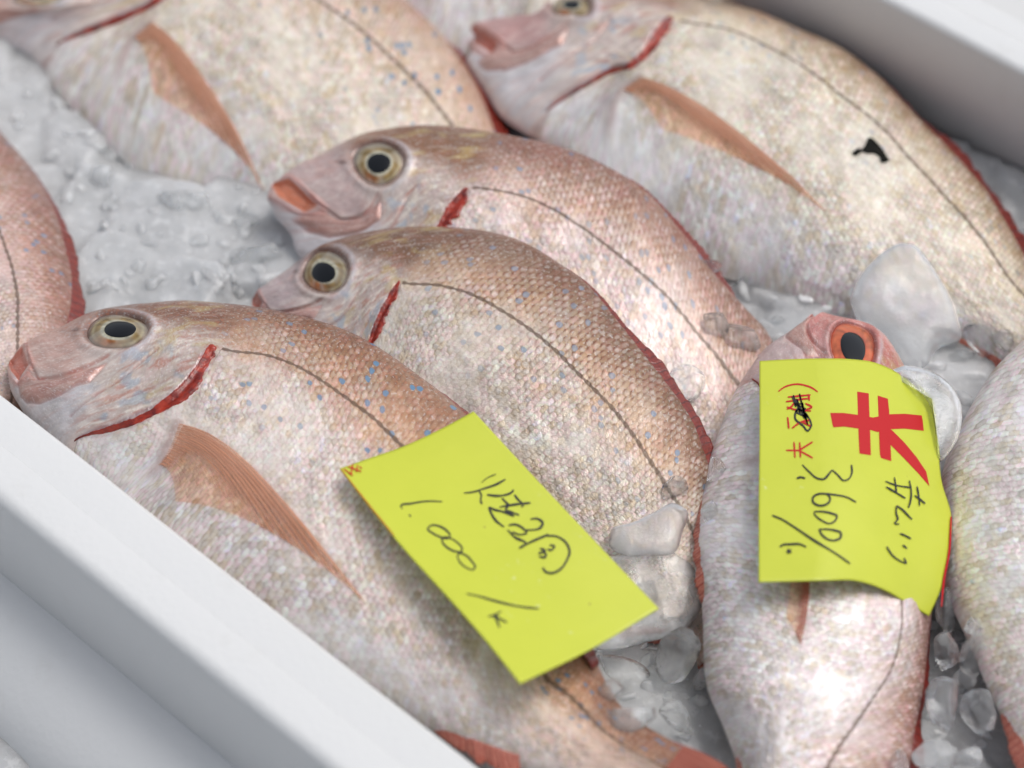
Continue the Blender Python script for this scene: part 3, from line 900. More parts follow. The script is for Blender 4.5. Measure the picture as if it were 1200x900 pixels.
FISH = [
    dict(name='front', seed=3, ptip=(.595, -.088), afin=(.71, .83, .013), dfin=(.50, .90, .012), tilt=(-.08, -.08), p0=(350, 520, -.016), T=.033, ridge=0.0,
         label='pink bream nearest the box edge, left price card lying on its flank',
         pal=pal(fleck=1.5, blue=1.3, gap=.7, back=(150, 104, 80), up=(200, 162, 132), fore=(136, 94, 72), pupil=(.08, .02, .46)),
         pts=[(0, 0, 10, 424), (.262, -.080, 207, 498), (.262, -.150, 185, 548), (1.0, 0, 752, 884), (1.0, .05, 775, 862), (1.25, .12, 885, 925), (1.25, -.12, 800, 1000),
              (.0512, -.0264, 45, 444), (.0496, -.0685, 32, 472), (.0674, -.0677, 47, 473), (.1164, -.0839, 83, 488), (.1604, -.0169, 138, 447)],
         eye=(138, 388, 37, 20.5, -6), gill=[(87, 517), (133, 500), (187, 475), (207, 460), (230, 433), (247, 403)],
         dorsal=([(28, 404), (60, 388), (100, 368), (140, 358), (180, 354), (250, 354), (300, 360), (350, 370), (400, 386), (450, 415), (500, 452), (540, 487), (640, 640), (690, 770), (735, 838)],
                 [.012, .05, .085, .125, .165, .24, .29, .34, .39, .45, .505, .555, .74, .885, .97]),
         lateral=([(265, 410), (300, 414), (350, 430), (400, 462), (440, 492), (470, 522), (640, 795), (700, 850), (745, 884)], (.28, 1.0)),
         belly=([(60, 520), (140, 600), (262, 690), (430, 805), (545, 872), (650, 905)], [.09, .27, .47, .63, .75, .88])),
    dict(name='third', seed=11, dfin=(.40, .86, .009), tilt=(-.30, -.34), p0=(600, 380, -.026), T=.029, ridge=.0004,
         label='brown backed bream with dark scale netting, between the front bream and the open mouthed one',
         pal=pal(gap=1.35, dark=.38, blue=.8, fleck=.5, back=(140, 98, 72), up=(208, 178, 152), low=(238, 230, 219), snout=(184, 166, 166), fore=(128, 92, 68), pupil=(-.06, -.05, .45)),
         pts=[(0, 0, 295, 350), (1.0, 0, 850, 735), (1.2, 0, 870, 790)],
         eye=(381, 318, 28, 26, -8), gill=[None, None, (428, 412), (437, 388), (449, 360), (468, 328)],
         dorsal=([(313, 332), (347, 307), (367, 293), (397, 280), (440, 270), (480, 266), (513, 267), (563, 272), (600, 283), (640, 307), (680, 337), (713, 377), (750, 420), (780, 458), (807, 497), (828, 547)], (.025, .70)),
         lateral=([(473, 332), (513, 334), (547, 343), (587, 363), (613, 380), (647, 407), (677, 437), (710, 470), (740, 507), (770, 553)], (.28, .66)),
         belly=([(350, 430), (392, 490), (440, 540), (545, 630), (680, 720)], [.14, .27, .4, .56, .72])),
    dict(name='second', seed=23, dfin=(.44, .64, .006), tilt=(-.10, -.42), p0=(680, 270, -.036), T=.030,
         label='pink bream with open mouth and pale chin, behind the dark netted bream',
         pal=pal(gap=.85, blue=.8, fleck=.8, back=(160, 112, 96), up=(216, 188, 174), low=(240, 228, 224), fore=(140, 102, 76), snout=(194, 170, 166), mouth=(200, 120, 88)),
         pts=[(0, 0, 320, 216), (.0328, -.0078, 372, 240), (.0149, .0169, 338, 208), (.0271, -.034, 357, 249), (1.0, 0, 925, 545), (1.2, 0, 945, 590), (.0496, -.0685, 364, 272), (.0674, -.0677, 386, 278), (.05, -.083, 344, 288), (.026, -.056, 322, 256), (.008, -.025, 313, 232)],
         eye=(444, 192, 30, 26, -4), gill=[None, None, (505, 283), (514, 265), (526, 243), (545, 220)],
         dorsal=([(349, 193), (380, 180), (413, 163), (453, 152), (487, 148), (530, 150), (573, 157), (613, 165), (680, 185), (703, 197), (737, 217), (767, 243), (787, 267), (813, 297), (830, 320), (853, 347), (873, 370), (893, 390)], (.03, .69)),
         lateral=([(557, 220), (613, 230), (653, 248), (687, 270), (723, 297), (757, 325), (787, 353), (813, 385), (840, 417), (863, 447)], (.28, .66)),
         belly=([(400, 340), (455, 400), (570, 480), (700, 560), (790, 640)], [.14, .27, .44, .6, .74])),
    dict(name='top_right', seed=31, gillw=.72, spread=.10, ptip=(.535, -.085), dfin=(.42, .86, .011), tilt=(-.06, -.08), p0=(850, 180, -.058), T=.036,
         label='large golden silver bream along the far wall with a black scrap on its flank',
         pal=pal(gap=.45, dark=.16, blue=.5, fleck=.45, back=(172, 138, 104), up=(226, 216, 194), low=(232, 227, 212), belly=(238, 240, 242), snout=(186, 146, 142), fore=(168, 132, 112), max=(188, 150, 140)),
         pts=[(0, 0, 548, 44), (.0149, .0169, 556, 30), (.0328, -.0078, 583, 50), (.0271, -.034, 575, 62), (.262, -.080, 748, 92), (.262, -.150, 716, 132), (1.0, 0, 1335, 480), (.1164, -.0839, 633, 93), (.1777, .0108, 705, 38)],
         eye=(670, 7, 23, 12, -6), gill=[None, (707, 86), (737, 75), (752, 62), (766, 42), (784, 18)],
         dorsal=([(600, 16), (640, -4), (833, 2), (885, 12), (933, 32), (980, 52), (1027, 88), (1067, 130), (1107, 170), (1153, 222), (1197, 293)], [.05, .09, .30, .35, .40, .45, .505, .56, .61, .67, .75]),
         lateral=([(803, 25), (847, 32), (893, 50), (940, 78), (983, 110), (1027, 143), (1067, 187), (1107, 230), (1140, 267), (1182, 326)], (.28, .76)),
         belly=([(545, 70), (570, 107), (590, 135), (700, 235), (826, 309), (885, 327), (936, 349), (1040, 384), (1120, 402)], [.02, .06, .09, .26, .42, .48, .54, .64, .72])),
    dict(name='top_left', seed=43, parts=('eye', 'pec', 'dorsal', 'tail', 'anal', 'gill'), spread=.12, ptip=(.495, -.180), dfin=(.60, .84, .013), tilt=(-.02, -.08), p0=(300, 120, -.068), T=.034, ridge=.0006,
         label='silvery bream at the upper left with a long orange fin over its belly',
         pal=pal(gap=.3, dark=.15, blue=1.3, fleck=.4, back=(190, 150, 128), up=(222, 202, 182), low=(234, 227, 212), belly=(232, 232, 231)),
         pts=[(0, 0, -45, 8), (.262, -.080, 177, 27), (.262, -.150, 145, 66), (1.0, 0, 710, 370)],
         eye=(45, -8, 30, 17, -4), gill=[None, (140, 20), (180, 0), (195, -12), (207, -28), (215, -48)],
         dorsal=([(60, -60), (220, -120), (468, -2), (495, 22), (523, 53), (540, 75), (560, 108), (573, 140)], [.12, .28, .54, .58, .62, .65, .685, .72]),
         lateral=([(230, -48), (370, -2), (400, 18), (440, 50), (462, 70), (485, 93), (507, 118), (530, 148)], (.28, .69)),
         belly=([(30, 57), (67, 103), (107, 143), (150, 183), (217, 213), (267, 233), (300, 247)], [.1, .17, .24, .31, .39, .45, .49])),
    dict(name='top_centre', seed=57, tilt=(0, -.05), p0=(600, 20, -.064), T=.03, res=(200, 90), parts=('dorsal', 'tail', 'gill', 'eye', 'anal'),
         label='pale bream flank behind the golden bream\'s snout at the top',
         pal=pal(gap=.15, blue=.2, fleck=.25, low=(222, 219, 208), up=(222, 210, 190)),
         xf=lambda p: (p[0] * .9 + 352, p[1] * .9 - 128),
         pts=[(0, 0, -45, 8), (.262, -.080, 177, 27), (.262, -.150, 145, 66), (.56, -.135, 290, 240), (1.0, 0, 710, 370)],
         eye=(45, -8, 30, 17, -4), gill=[(100, 42), (140, 20), (180, 0), (195, -12), (207, -28), (215, -48)],
         dorsal=([(60, -60), (220, -120), (468, -2), (495, 22), (523, 53), (540, 75), (560, 108), (573, 140)], [.12, .28, .54, .58, .62, .65, .685, .72]),
         lateral=([(230, -48), (370, -2), (400, 18), (440, 50), (462, 70), (485, 93), (507, 118), (530, 148)], (.28, .69)),
         belly=([(30, 57), (67, 103), (107, 143), (150, 183), (217, 213), (267, 233), (300, 247)], [.1, .17, .24, .31, .39, .45, .49])),
    dict(name='left', seed=61, tilt=(-.16, .05), p0=(20, 300, -.050), T=.032, res=(360, 170), parts=('dorsal', 'eye', 'gill', 'pec'), dfin=(.36, .85, .010),
         label='reddish bream cut off by the left edge, snout of the front bream touching it',
         pal=pal(gap=.9, blue=.9, fleck=1.2, back=(168, 116, 102), up=(208, 176, 166), low=(222, 208, 202)),
         pts=[(0, 0, -240, 10), (1.0, 0, 8, 480), (1.2, 0, 0, 505), (.262, -.080, -140, 170), (.56, -.135, -120, 380)],
         eye=(-170, 40, 26, 20, 20),
         dorsal=([(-60, 90), (0, 160), (20, 183), (37, 210), (50, 233), (60, 257), (70, 293), (76, 323), (78, 357), (70, 390), (55, 425)], [.22, .33, .37, .41, .45, .49, .54, .59, .64, .69, .75]),
         lateral=([(-90, 150), (-30, 215), (0, 273), (13, 310), (20, 343), (21, 377), (20, 408)], [.28, .41, .52, .58, .63, .68, .73]),
         belly=([(-200, 230), (-160, 380), (-110, 460)], [.3, .5, .66])),
    dict(name='tagged', seed=71, ptip=(.485, -.050), spread=.0, rootw=.42, lnk=.06, pfin=.008, pecmat=M_PECR, tilt=(.12, -.10), p0=(955, 640, -.034), T=.033, gillw=.6,
         label='silver pink bream with an orange eye under the price card marked 3,600',
         pal=pal(gap=.25, dark=.1, blue=.0, fleck=.35, back=(176, 126, 118), up=(214, 194, 190), low=(238, 236, 237), belly=(240, 239, 241), snout=(200, 128, 122), fore=(196, 120, 112),
                 cheek=(200, 150, 145), jaw=(206, 182, 180), iris='orange', pupil=(.02, -.02, .50), socket=(140, 84, 80), mouth=(200, 140, 132)),
         pts=[(0, 0, 955, 370), (1.0, 0, 885, 1120), (.262, -.080, 925, 545), (.262, -.150, 880, 540)],
         eye=(1000, 408, 33, 27, 66),
         dorsal=([(980, 373), (1015, 380), (1042, 400), (1078, 480), (1092, 560), (1096, 640), (1087, 733), (1083, 773), (1078, 806), (1067, 853), (1060, 897)], [.03, .075, .14, .25, .33, .38, .45, .5, .54, .6, .66]),
         lateral=([(1057, 727), (1043, 787), (1017, 827), (987, 870), (970, 897)], [.43, .5, .56, .63, .67]),
         belly=([(943, 377), (920, 393), (893, 412), (880, 430), (863, 457), (850, 490), (837, 530), (825, 590), (820, 637), (825, 683), (828, 733), (832, 800), (848, 840), (868, 900)],
                [.015, .04, .075, .10, .14, .185, .235, .31, .37, .42, .47, .55, .6, .68])),
    dict(name='right', seed=83, afin=(.70, .84, .008), tilt=(.0, -.05), p0=(1200, 650, -.034), T=.036, res=(300, 150), parts=('dorsal', 'tail', 'eye', 'gill', 'anal'),
         label='pale silver bream cut off by the right edge, beside the lumps of ice',
         pal=pal(gap=.2, dark=.05, blue=.0, fleck=.2, low=(240, 240, 238), up=(236, 232, 226), belly=(240, 241, 241)),
         pts=[(0, 0, 1330, 170), (1.0, 0, 1265, 1050)],
         dorsal=([(1410, 430), (1460, 600), (1420, 800)], [.34, .50, .70]),
         lateral=([(1360, 450), (1395, 610), (1365, 800)], [.34, .50, .70]),
         belly=([(1200, 398), (1167, 430), (1140, 473), (1120, 513), (1110, 540), (1104, 620), (1110, 680), (1135, 740), (1160, 800), (1179, 842)], [.25, .285, .325, .36, .39, .47, .53, .60, .66, .71])),
]
BUILT = {}
for spec in FISH:
    BUILT[spec['name']] = Fish(spec).build()

# ------------------------------------------------------------------ foam boxes
dirw = np.array([-.741, .671, 0]); dirw /= np.linalg.norm(dirw)      # along the long walls
perp = np.array([dirw[1], -dirw[0], 0])                              # towards the far wall
pn = at(280, 460 + .78 * 280)
pf = at(1120, 41)
dn = float(pn @ perp); df = float(pf @ perp)                          # inner faces of near and far wall


def W2(u, v, z):
    return dirw * u + perp * v + np.array([0, 0, z])


def bevel_box(name, u0, u1, v0, v1, z0, z1, bev, parent, bev2=None):
    """wall block with rounded top edges along u; section swept along u with slight hand-moulded waviness"""
    sec = [(v0, z0)]
    k = 6
    for i in range(k + 1):
        a = math.pi - i * (math.pi / 2) / k
        sec.append((v0 + bev + bev * math.cos(a), z1 - bev + bev * math.sin(a)))
    bev2 = bev2 or bev
    for i in range(k + 1):
        a = math.pi / 2 - i * (math.pi / 2) / k
        sec.append((v1 - bev2 + bev2 * math.cos(a), z1 - bev2 + bev2 * math.sin(a)))
    sec.append((v1, z0))
    n = 90
    us = np.linspace(u0, u1, n)
    V = []
    for u in us:
        for (v, z) in sec:
            dv = .0012 * (vnoise(np.array(u * 18 + 3), np.array(v * 30), 4) - .5)
            dz = .0010 * (vnoise(np.array(u * 14 + 31), np.array(v * 25), 6) - .5) if z > z1 - bev * 1.5 else 0
            V.append(W2(u, v + dv, z + dz))
    m = len(sec)
    i = np.arange(n - 1)[:, None] * m; j = np.arange(m)[None, :]; j2 = (j + 1) % m
    q = np.stack([(i + j).ravel(), (i + j2).ravel(), (i + m + j2).ravel(), (i + m + j).ravel()], 1)
    ngon = [list(range(m))[::-1], [(n - 1) * m + t for t in range(m)]]
    return mesh_np(name, np.array(V), mat=M_FOAM, parent=parent, ngons=[list(f) for f in q] + ngon)


WT = .0205
U0, U1 = -.46, .50
ZF = -.135
box = empty('foam_box', W2(0, (dn + df) / 2, ZF - .02), 'white foam box filled with ice and bream', 'box', 'white foam boxes side by side')
bevel_box('side_wall', U0, U1, dn - WT, dn, ZF, 0, .0003, box, .003)
bevel_box('side_wall', U0, U1, df, df + WT, ZF, 0, .0045, box)


def cross_wall(parent, u0, u1, v0, v1, z0=ZF, z1=-.0006):
    P = [W2(u, v, z) for u in (u0, u1) for v in (v0, v1) for z in (z0, z1)]
    f = [(0, 1, 3, 2), (4, 6, 7, 5), (0, 4, 5, 1), (2, 3, 7, 6), (1, 5, 7, 3), (0, 2, 6, 4)]
    o = mesh_np('end_wall', np.array(P), mat=M_FOAM, parent=parent, ngons=f, smooth=False)
    md = o.modifiers.new('bevel', 'BEVEL'); md.width = .004; md.segments = 3
    return o


def slab(parent, u0, u1, v0, v1):
    P = [W2(u, v, z) for u in (u0, u1) for v in (v0, v1) for z in (ZF - .02, ZF - .001)]
    f = [(0, 1, 3, 2), (4, 6, 7, 5), (0, 4, 5, 1), (2, 3, 7, 6), (1, 5, 7, 3), (0, 2, 6, 4)]
    return mesh_np('base', np.array(P), mat=M_FOAM, parent=parent, ngons=f, smooth=False)


cross_wall(box, U0, U0 + WT, dn + .001, df - .001)
cross_wall(box, U1 - WT, U1, dn + .001, df - .001)
slab(box, U0, U1, dn - WT, df + WT)
# neighbouring box on the near side
nb1 = empty('foam_box', W2(0, dn - .2, ZF - .02), 'white foam box in the lower left corner with a shaded inner wall', 'box', 'white foam boxes side by side')
bevel_box('side_wall', U0, U1, dn - 2 * WT - .0004, dn - WT - .00005, ZF, .0005, .006, nb1, .0003)
bevel_box('side_wall', U0, U1, dn - 2 * WT - .36, dn - WT - .36, ZF, -.0012, .0045, nb1)
cross_wall(nb1, U0, U0 + WT, dn - WT - .359, dn - 2 * WT - .0014)
cross_wall(nb1, U1 - WT, U1, dn - WT - .359, dn - 2 * WT - .0014)
slab(nb1, U0, U1, dn - 2 * WT - .36, dn - WT - .0004)
# moulded ledge inside it
bevel_box('ledge', U0 + WT, U1 - WT, dn - 2 * WT - .052, dn - 2 * WT + .003, ZF, -.066, .050, nb1, .0004)
nb2 = empty('foam_box', W2(0, df + .2, ZF - .02), 'white foam box corner beyond the far rim at the upper right', 'box', 'white foam boxes side by side')
bevel_box('side_wall', U0, U1, df + WT + .0015, df + 2 * WT, ZF, -.006, .004, nb2)
bevel_box('side_wall', U0, U1, df + WT + .30, df + 2 * WT + .30, ZF, -.006, .004, nb2)
cross_wall(nb2, U0, U0 + WT, df + 2 * WT + .001, df + WT + .299, z1=-.0066)
cross_wall(nb2, U1 - WT, U1, df + 2 * WT + .001, df + WT + .299, z1=-.0066)
slab(nb2, U0, U1, df + WT + .0015, df + 2 * WT + .30)

# paving under the boxes
gp = [(-1.5, -1.5), (1.5, -1.5), (1.5, 1.5), (-1.5, 1.5)]
M_GROUND = mat_simple('wet_concrete', (.16, .16, .155), .55, noise_amt=1, nscale=14, col2=(.10, .10, .10), bump=.4, bdist=.002)
g = mesh_np('ground', np.array([(x, y, ZF - .024) for x, y in gp]), mat=M_GROUND, ngons=[(0, 1, 2, 3)])
tag(g, kind='structure')


# ------------------------------------------------------------------ crushed ice beds
def mat_bed():
    T = NT('crushed_ice')
    pos = T.pos()
    n1 = T.noise(pos, 38, 5, .62)
    n2 = T.noise(pos, 380, 5, .7, dist=.5)
    n3 = T.noise(pos, 16, 3, .5)
    c = T.mix(T.ss(n1.outputs[0], .3, .72), (.46, .47, .475), (.56, .57, .58))
    c = T.mix(T.math('MULTIPLY', T.ss(n3.outputs[0], .45, .75), .35), c, (.44, .445, .45))
    n4 = T.noise(pos, 130, 5, .7)
    c = T.mix(T.math('MULTIPLY', T.ss(n4.outputs[0], .52, .66), .5), c, (.74, .75, .76))
    vb = T.n('ShaderNodeTexVoronoi', {'Vector': pos, 'Scale': 190, 'Randomness': 1.0}, feature='F1')
    h = T.math('ADD', T.math('ADD', n2.outputs[0], vb.outputs['Distance']), T.math('MULTIPLY', n1.outputs[0], 1.2))
    b = T.n('ShaderNodeBump', {'Height': h, 'Strength': .5, 'Distance': .0014})
    rough = T.math('ADD', .16, T.math('MULTIPLY', n1.outputs[0], .40))
    d = T.n('ShaderNodeBsdfPrincipled', {'Base Color': c, 'Roughness': rough, 'IOR': 1.31, 'Normal': b.outputs[0], 'Subsurface Weight': .9,
            'Subsurface Radius': (.026, .028, .030), 'Subsurface Scale': 1.0, 'Coat Weight': .8, 'Coat Roughness': .04, 'Coat IOR': 1.31})
    return T.finish(d.outputs[0])


M_BED = mat_bed()


def shard(u, v, cell, seed, tilt, lift):
    """broken-ice relief: every Voronoi cell is a tilted facet"""
    r = np.random.default_rng(seed)
    G = 96
    jx, jy = r.random((G, G)), r.random((G, G))
    hx, hy, hz = r.normal(size=(G, G)), r.normal(size=(G, G)), r.random((G, G))
    U, Vv = u / cell, v / cell
    iu, iv = np.floor(U).astype(int), np.floor(Vv).astype(int)
    best = np.full(u.shape, 1e9); out = np.zeros(u.shape)
    for a in (-1, 0, 1):
        for b in (-1, 0, 1):
            ci, cj = (iu + a) % G, (iv + b) % G
            dx = U - (iu + a + jx[ci, cj]); dy = Vv - (iv + b + jy[ci, cj])
            d = dx * dx + dy * dy
            h = lift * hz[ci, cj] + tilt * (dx * hx[ci, cj] + dy * hy[ci, cj])
            m = d < best
            best = np.where(m, d, best); out = np.where(m, h, out)
    return out


def ice_bed(name, u0, u1, v0, v1, zfun, n, label):
    us = np.linspace(u0, u1, n); vs = np.linspace(v0, v1, n)
    U, Vv = np.meshgrid(us, vs, indexing='ij')
    wu = U + .006 * (fbm(U * 60, Vv * 60, 2, 3) - .5); wv = Vv + .006 * (fbm(U * 60, Vv * 60, 8, 3) - .5)
    z = shard(wu + 5, wv + 5, .036, 1, .0040, .006) + shard(wu + 5, wv + 5, .015, 2, .0010, .0018) * sstep(.35, .6, fbm(U * 22, Vv * 22, 31, 2)) 
    z = z + .012 * (fbm(U * 14, Vv * 14, 12, 3) - .5) + .0008 * (fbm(U * 160, Vv * 160, 22, 3) - .5)
    for _ in range(3):
        z[1:-1, 1:-1] = (z[1:-1, 1:-1] * 2 + z[:-2, 1:-1] + z[2:, 1:-1] + z[1:-1, :-2] + z[1:-1, 2:]) / 6
    P = dirw * U[..., None] + perp * Vv[..., None]
    z = z + zfun(P)
    P[..., 2] = z
    V, q = shell(P, .0, np.array([0, 0, 1.0]))
    N = n * n
    V[N:, 2] = ZF
    o = mesh_np(name, V, q, None, M_BED)
    tag(o, label, 'ice', kind='stuff')
    return o


def zmain(P):
    """ice is heaped high where the photograph shows it"""
    z = np.full(P.shape[:2], -.062)
    for (px, py, zz, rad) in ((170, 290, -.054, .07), (110, 150, -.078, .055), (40, 150, -.062, .05), (300, 300, -.052, .05), (60, 330, -.05, .05), (760, 700, -.062, .05), (760, 850, -.052, .05),
                              (1090, 470, -.046, .06), (870, 350, -.062, .04), (1120, 800, -.062, .05), (1190, 290, -.072, .04), (520, 90, -.09, .07), (840, 600, -.058, .04)):
        c = at(px, py, zz)
        d2 = ((P[..., :2] - c[:2]) ** 2).sum(-1)
        w = np.exp(-d2 / rad ** 2)
        z = z * (1 - w) + zz * w
    return z - .006


bed = ice_bed('crushed_ice', U0 + WT + .001, U1 - WT - .001, dn + .002, df - .002, zmain, 460, 'bed of grey crushed ice under and between the bream in the box')
bed2 = ice_bed('crushed_ice', U0 + WT + .001, U1 - WT - .001, dn - WT - .357, dn - 2 * WT - .010, lambda P: np.full(P.shape[:2], -.104), 220, 'grey crushed ice in the lower left corner below the shaded wall')


# ------------------------------------------------------------------ price cards
def coons(top, bottom, left, right, n, m):
    """edge curves in pixels -> (n rows a, m cols b) pixel grid"""
    T_, B_ = smooth_poly(top, m), smooth_poly(bottom, m)
    L_, R_ = smooth_poly(left, n), smooth_poly(right, n)
    a = np.linspace(0, 1, n)[:, None, None]; b = np.linspace(0, 1, m)[None, :, None]
    S = (1 - a) * T_[None] + a * B_[None] + (1 - b) * L_[:, None] + b * R_[:, None]
    S -= (1 - a) * (1 - b) * T_[0] + (1 - a) * b * T_[-1] + a * (1 - b) * B_[0] + a * b * B_[-1]
    return S


class Card:
    def __init__(s, name, edges, zfun, label, th=.0005):
        s.n, s.m = 90, 90
        S = coons(*edges, s.n, s.m)
        a = np.linspace(0, 1, s.n)[:, None]; b = np.linspace(0, 1, s.m)[None, :]
        Z = zfun(a, b)
        s.S = S
        P = np.empty((s.n, s.m, 3))
        for i in range(s.n):
            for j in range(s.m):
                P[i, j] = at(S[i, j, 0], S[i, j, 1], Z[i, j])
        s.P = P
        du = np.gradient(P, axis=0); dv = np.gradient(P, axis=1)
        nn = np.cross(du, dv); nn /= np.linalg.norm(nn, axis=-1)[..., None]
        if nn[..., 2].mean() < 0: nn = -nn
        s.nn = nn
        s.root = empty('price_card', P[s.n // 2, s.m // 2], label, 'price card')
        V, q = shell(P, th, nn)
        s.sheet = mesh_np('card', V, q, None, M_CARD, s.root)
        s.lift = .00008

    def uvof(s, px, py):
        d = (s.S[..., 0] - px) ** 2 + (s.S[..., 1] - py) ** 2
        i, j = np.unravel_index(np.argmin(d), d.shape)
        i = min(max(i, 1), s.n - 2); j = min(max(j, 1), s.m - 2)
        A = np.stack([(s.S[i + 1, j] - s.S[i - 1, j]) / 2, (s.S[i, j + 1] - s.S[i, j - 1]) / 2], 1)
        da, db = np.linalg.solve(A, np.array([px, py]) - s.S[i, j])
        return i + da, j + db

    def pt(s, px, py, lift):
        u, v = s.uvof(px, py)
        i = int(min(max(math.floor(u), 0), s.n - 2)); j = int(min(max(math.floor(v), 0), s.m - 2))
        fu, fv = u - i, v - j
        def bl(G):
            return (G[i, j] * (1 - fu) + G[i + 1, j] * fu) * (1 - fv) + (G[i, j + 1] * (1 - fu) + G[i + 1, j + 1] * fu) * fv
        return bl(s.P) + bl(s.nn) * lift

    def strokes(s, name, lines, width, mat, var=.25):
        V, F = [], []
        for li, L in enumerate(lines):
            L = np.array(L, float)
            ln = np.linalg.norm(np.diff(L, axis=0), axis=1).sum()
            k = max(4, int(ln / 1.6))
            C = smooth_poly(L, k)
            tg = np.gradient(C, axis=0); tg /= (np.linalg.norm(tg, axis=1)[:, None] + 1e-9)
            nr = np.c_[-tg[:, 1], tg[:, 0]]
            t = np.linspace(0, 1, k)
            w = width * (1 - var + 2 * var * vnoise(t * 5 + li * 7.7, t * 0, 3)) * (.55 + .45 * np.sin(np.clip(t, .0, 1) * math.pi) ** .35)
            s.lift += .000012
            b0 = len(V)
            for i in range(k):
                V.append(s.pt(*(C[i] - nr[i] * w[i] / 2), s.lift)); V.append(s.pt(*(C[i] + nr[i] * w[i] / 2), s.lift))
            for i in range(k - 1):
                F.append((b0 + 2 * i, b0 + 2 * i + 1, b0 + 2 * i + 3, b0 + 2 * i + 2))
        return mesh_np(name, np.array(V), mat=mat, parent=s.root, ngons=F)

    def polys(s, name, polys, mat):
        """filled print: each outline is clipped scanline-wise into strips so it follows the curve of the card"""
        V, F = [], []
        for pl in polys:
            s.lift += .000012
            pl = np.array(pl, float)
            x0, x1 = pl[:, 0].min(), pl[:, 0].max()
            k = max(2, int((x1 - x0) / 1.2))
            xs = np.linspace(x0 + 1e-3, x1 - 1e-3, k)
            prev = None
            for x in xs:
                ys = []
                for i in range(len(pl)):
                    a, b = pl[i], pl[(i + 1) % len(pl)]
                    if (a[0] - x) * (b[0] - x) < 0:
                        ys.append(a[1] + (b[1] - a[1]) * (x - a[0]) / (b[0] - a[0]))
                if len(ys) < 2: continue
                lo, hi = min(ys), max(ys)
                kk = 8
                row = []
                for y in np.linspace(lo, hi, kk):
                    row.append(len(V)); V.append(s.pt(x, y, s.lift))
                if prev:
                    for i in range(kk - 1):
                        F.append((prev[i], prev[i + 1], row[i + 1], row[i]))
                prev = row
        return mesh_np(name, np.array(V), mat=mat, parent=s.root, ngons=F)


def Z1(a, b):   # a along the long side, b across
    left, top, right, bot = .0235, .019, .006, .020
    z = (1 - a) * ((1 - b) * left + b * top) + a * ((1 - b) * bot + b * right)
    return z + .004 * np.sin(a * math.pi) * (1 - b) * .6 - .003 * np.sin(b * math.pi)


card1 = Card('card1', ([(398, 549), (435, 536), (470, 524), (512, 505), (555, 482)], [(610, 801), (690, 762), (772, 713)],
                       [(398, 549), (432, 593), (478, 648), (520, 694), (566, 746), (610, 801)], [(555, 482), (630, 563), (700, 637), (772, 713)]),
             Z1, 'yellow price card reading 1.000 per k, lying across the front bream')


def zz(pts, s, ox, oy):
    return [[(ox + x / s, oy + y / s) for x, y in L] for L in pts]


price1 = zz([
    [(295, 180), (230, 178), (160, 188), (112, 200), (118, 212)], [(146, 237), (156, 246)],
    [(232, 292), (245, 285), (285, 290), (315, 310), (328, 330), (318, 342), (285, 335), (250, 318), (230, 300), (236, 288)],
    [(290, 347), (300, 336), (325, 340), (360, 360), (380, 385), (378, 400), (355, 400), (320, 385), (295, 360), (290, 342)],
    [(358, 420), (370, 408), (395, 415), (425, 445), (438, 468), (430, 478), (400, 470), (370, 445), (357, 416)],
    [(400, 585), (450, 595), (520, 615), (600, 635), (660, 645), (718, 650)],
    [(495, 685), (520, 680), (552, 662)], [(518, 680), (535, 705), (545, 735)], [(526, 681), (555, 700), (578, 712)]], 3.75, 440, 540)
card1.strokes('handwritten_price', price1, 2.3, M_INK)
name1 = zz([
    [(388, 143), (430, 138), (480, 122), (530, 105), (572, 82)], [(455, 135), (465, 150), (462, 175), (468, 192)],
    [(490, 150), (530, 155), (575, 150), (600, 138), (607, 128)], [(555, 165), (575, 185), (590, 200)], [(610, 150), (630, 175), (650, 195), (640, 205)],
    [(545, 205), (570, 200), (600, 195), (640, 190), (682, 186)], [(585, 200), (572, 215), (600, 228), (632, 240)],
    [(498, 205), (510, 235), (530, 265), (565, 292)], [(498, 205), (520, 215), (560, 225), (610, 245)],
    [(680, 258), (712, 256), (735, 275), (725, 295), (692, 305), (660, 305)], [(585, 285), (612, 281), (650, 300), (665, 318), (640, 326), (600, 315)],
    [(580, 305), (612, 337), (660, 365), (635, 387)], [(630, 385), (690, 355), (760, 325)],
    [(750, 330), (800, 335), (840, 365), (853, 400), (840, 440), (810, 480), (775, 495), (745, 487), (735, 470)],
    [(765, 372), (787, 376), (770, 395), (755, 390)], [(715, 410), (745, 396), (722, 386)], [(733, 402), (750, 412), (746, 424), (718, 422)]], 3.75, 440, 540)
card1.strokes('handwritten_name', name1, 2.5, M_INK)
card1.strokes('faint_stroke', zz([[(465, 98), (490, 78), (530, 60)]], 3.75, 440, 540), 1.0, M_INK)
corner = zz([[(8, 240), (40, 264)], [(22, 232), (70, 250)], [(40, 224), (34, 258)], [(58, 226), (52, 252)], [(64, 232), (72, 240)]], 3, 400, 470)
card1.strokes('red_print', corner, 1.6, M_RED)
card1.strokes('red_border', [[(399.5, 550.5), (420, 577), (440, 602), (462, 629)]], 1.0, M_RED, .1)


def Z2(a, b):
    drop = np.clip((b - .30) / .70, 0, 1) ** 1.7
    return .0085 - .030 * drop * (.80 + .35 * a) + .0 * a


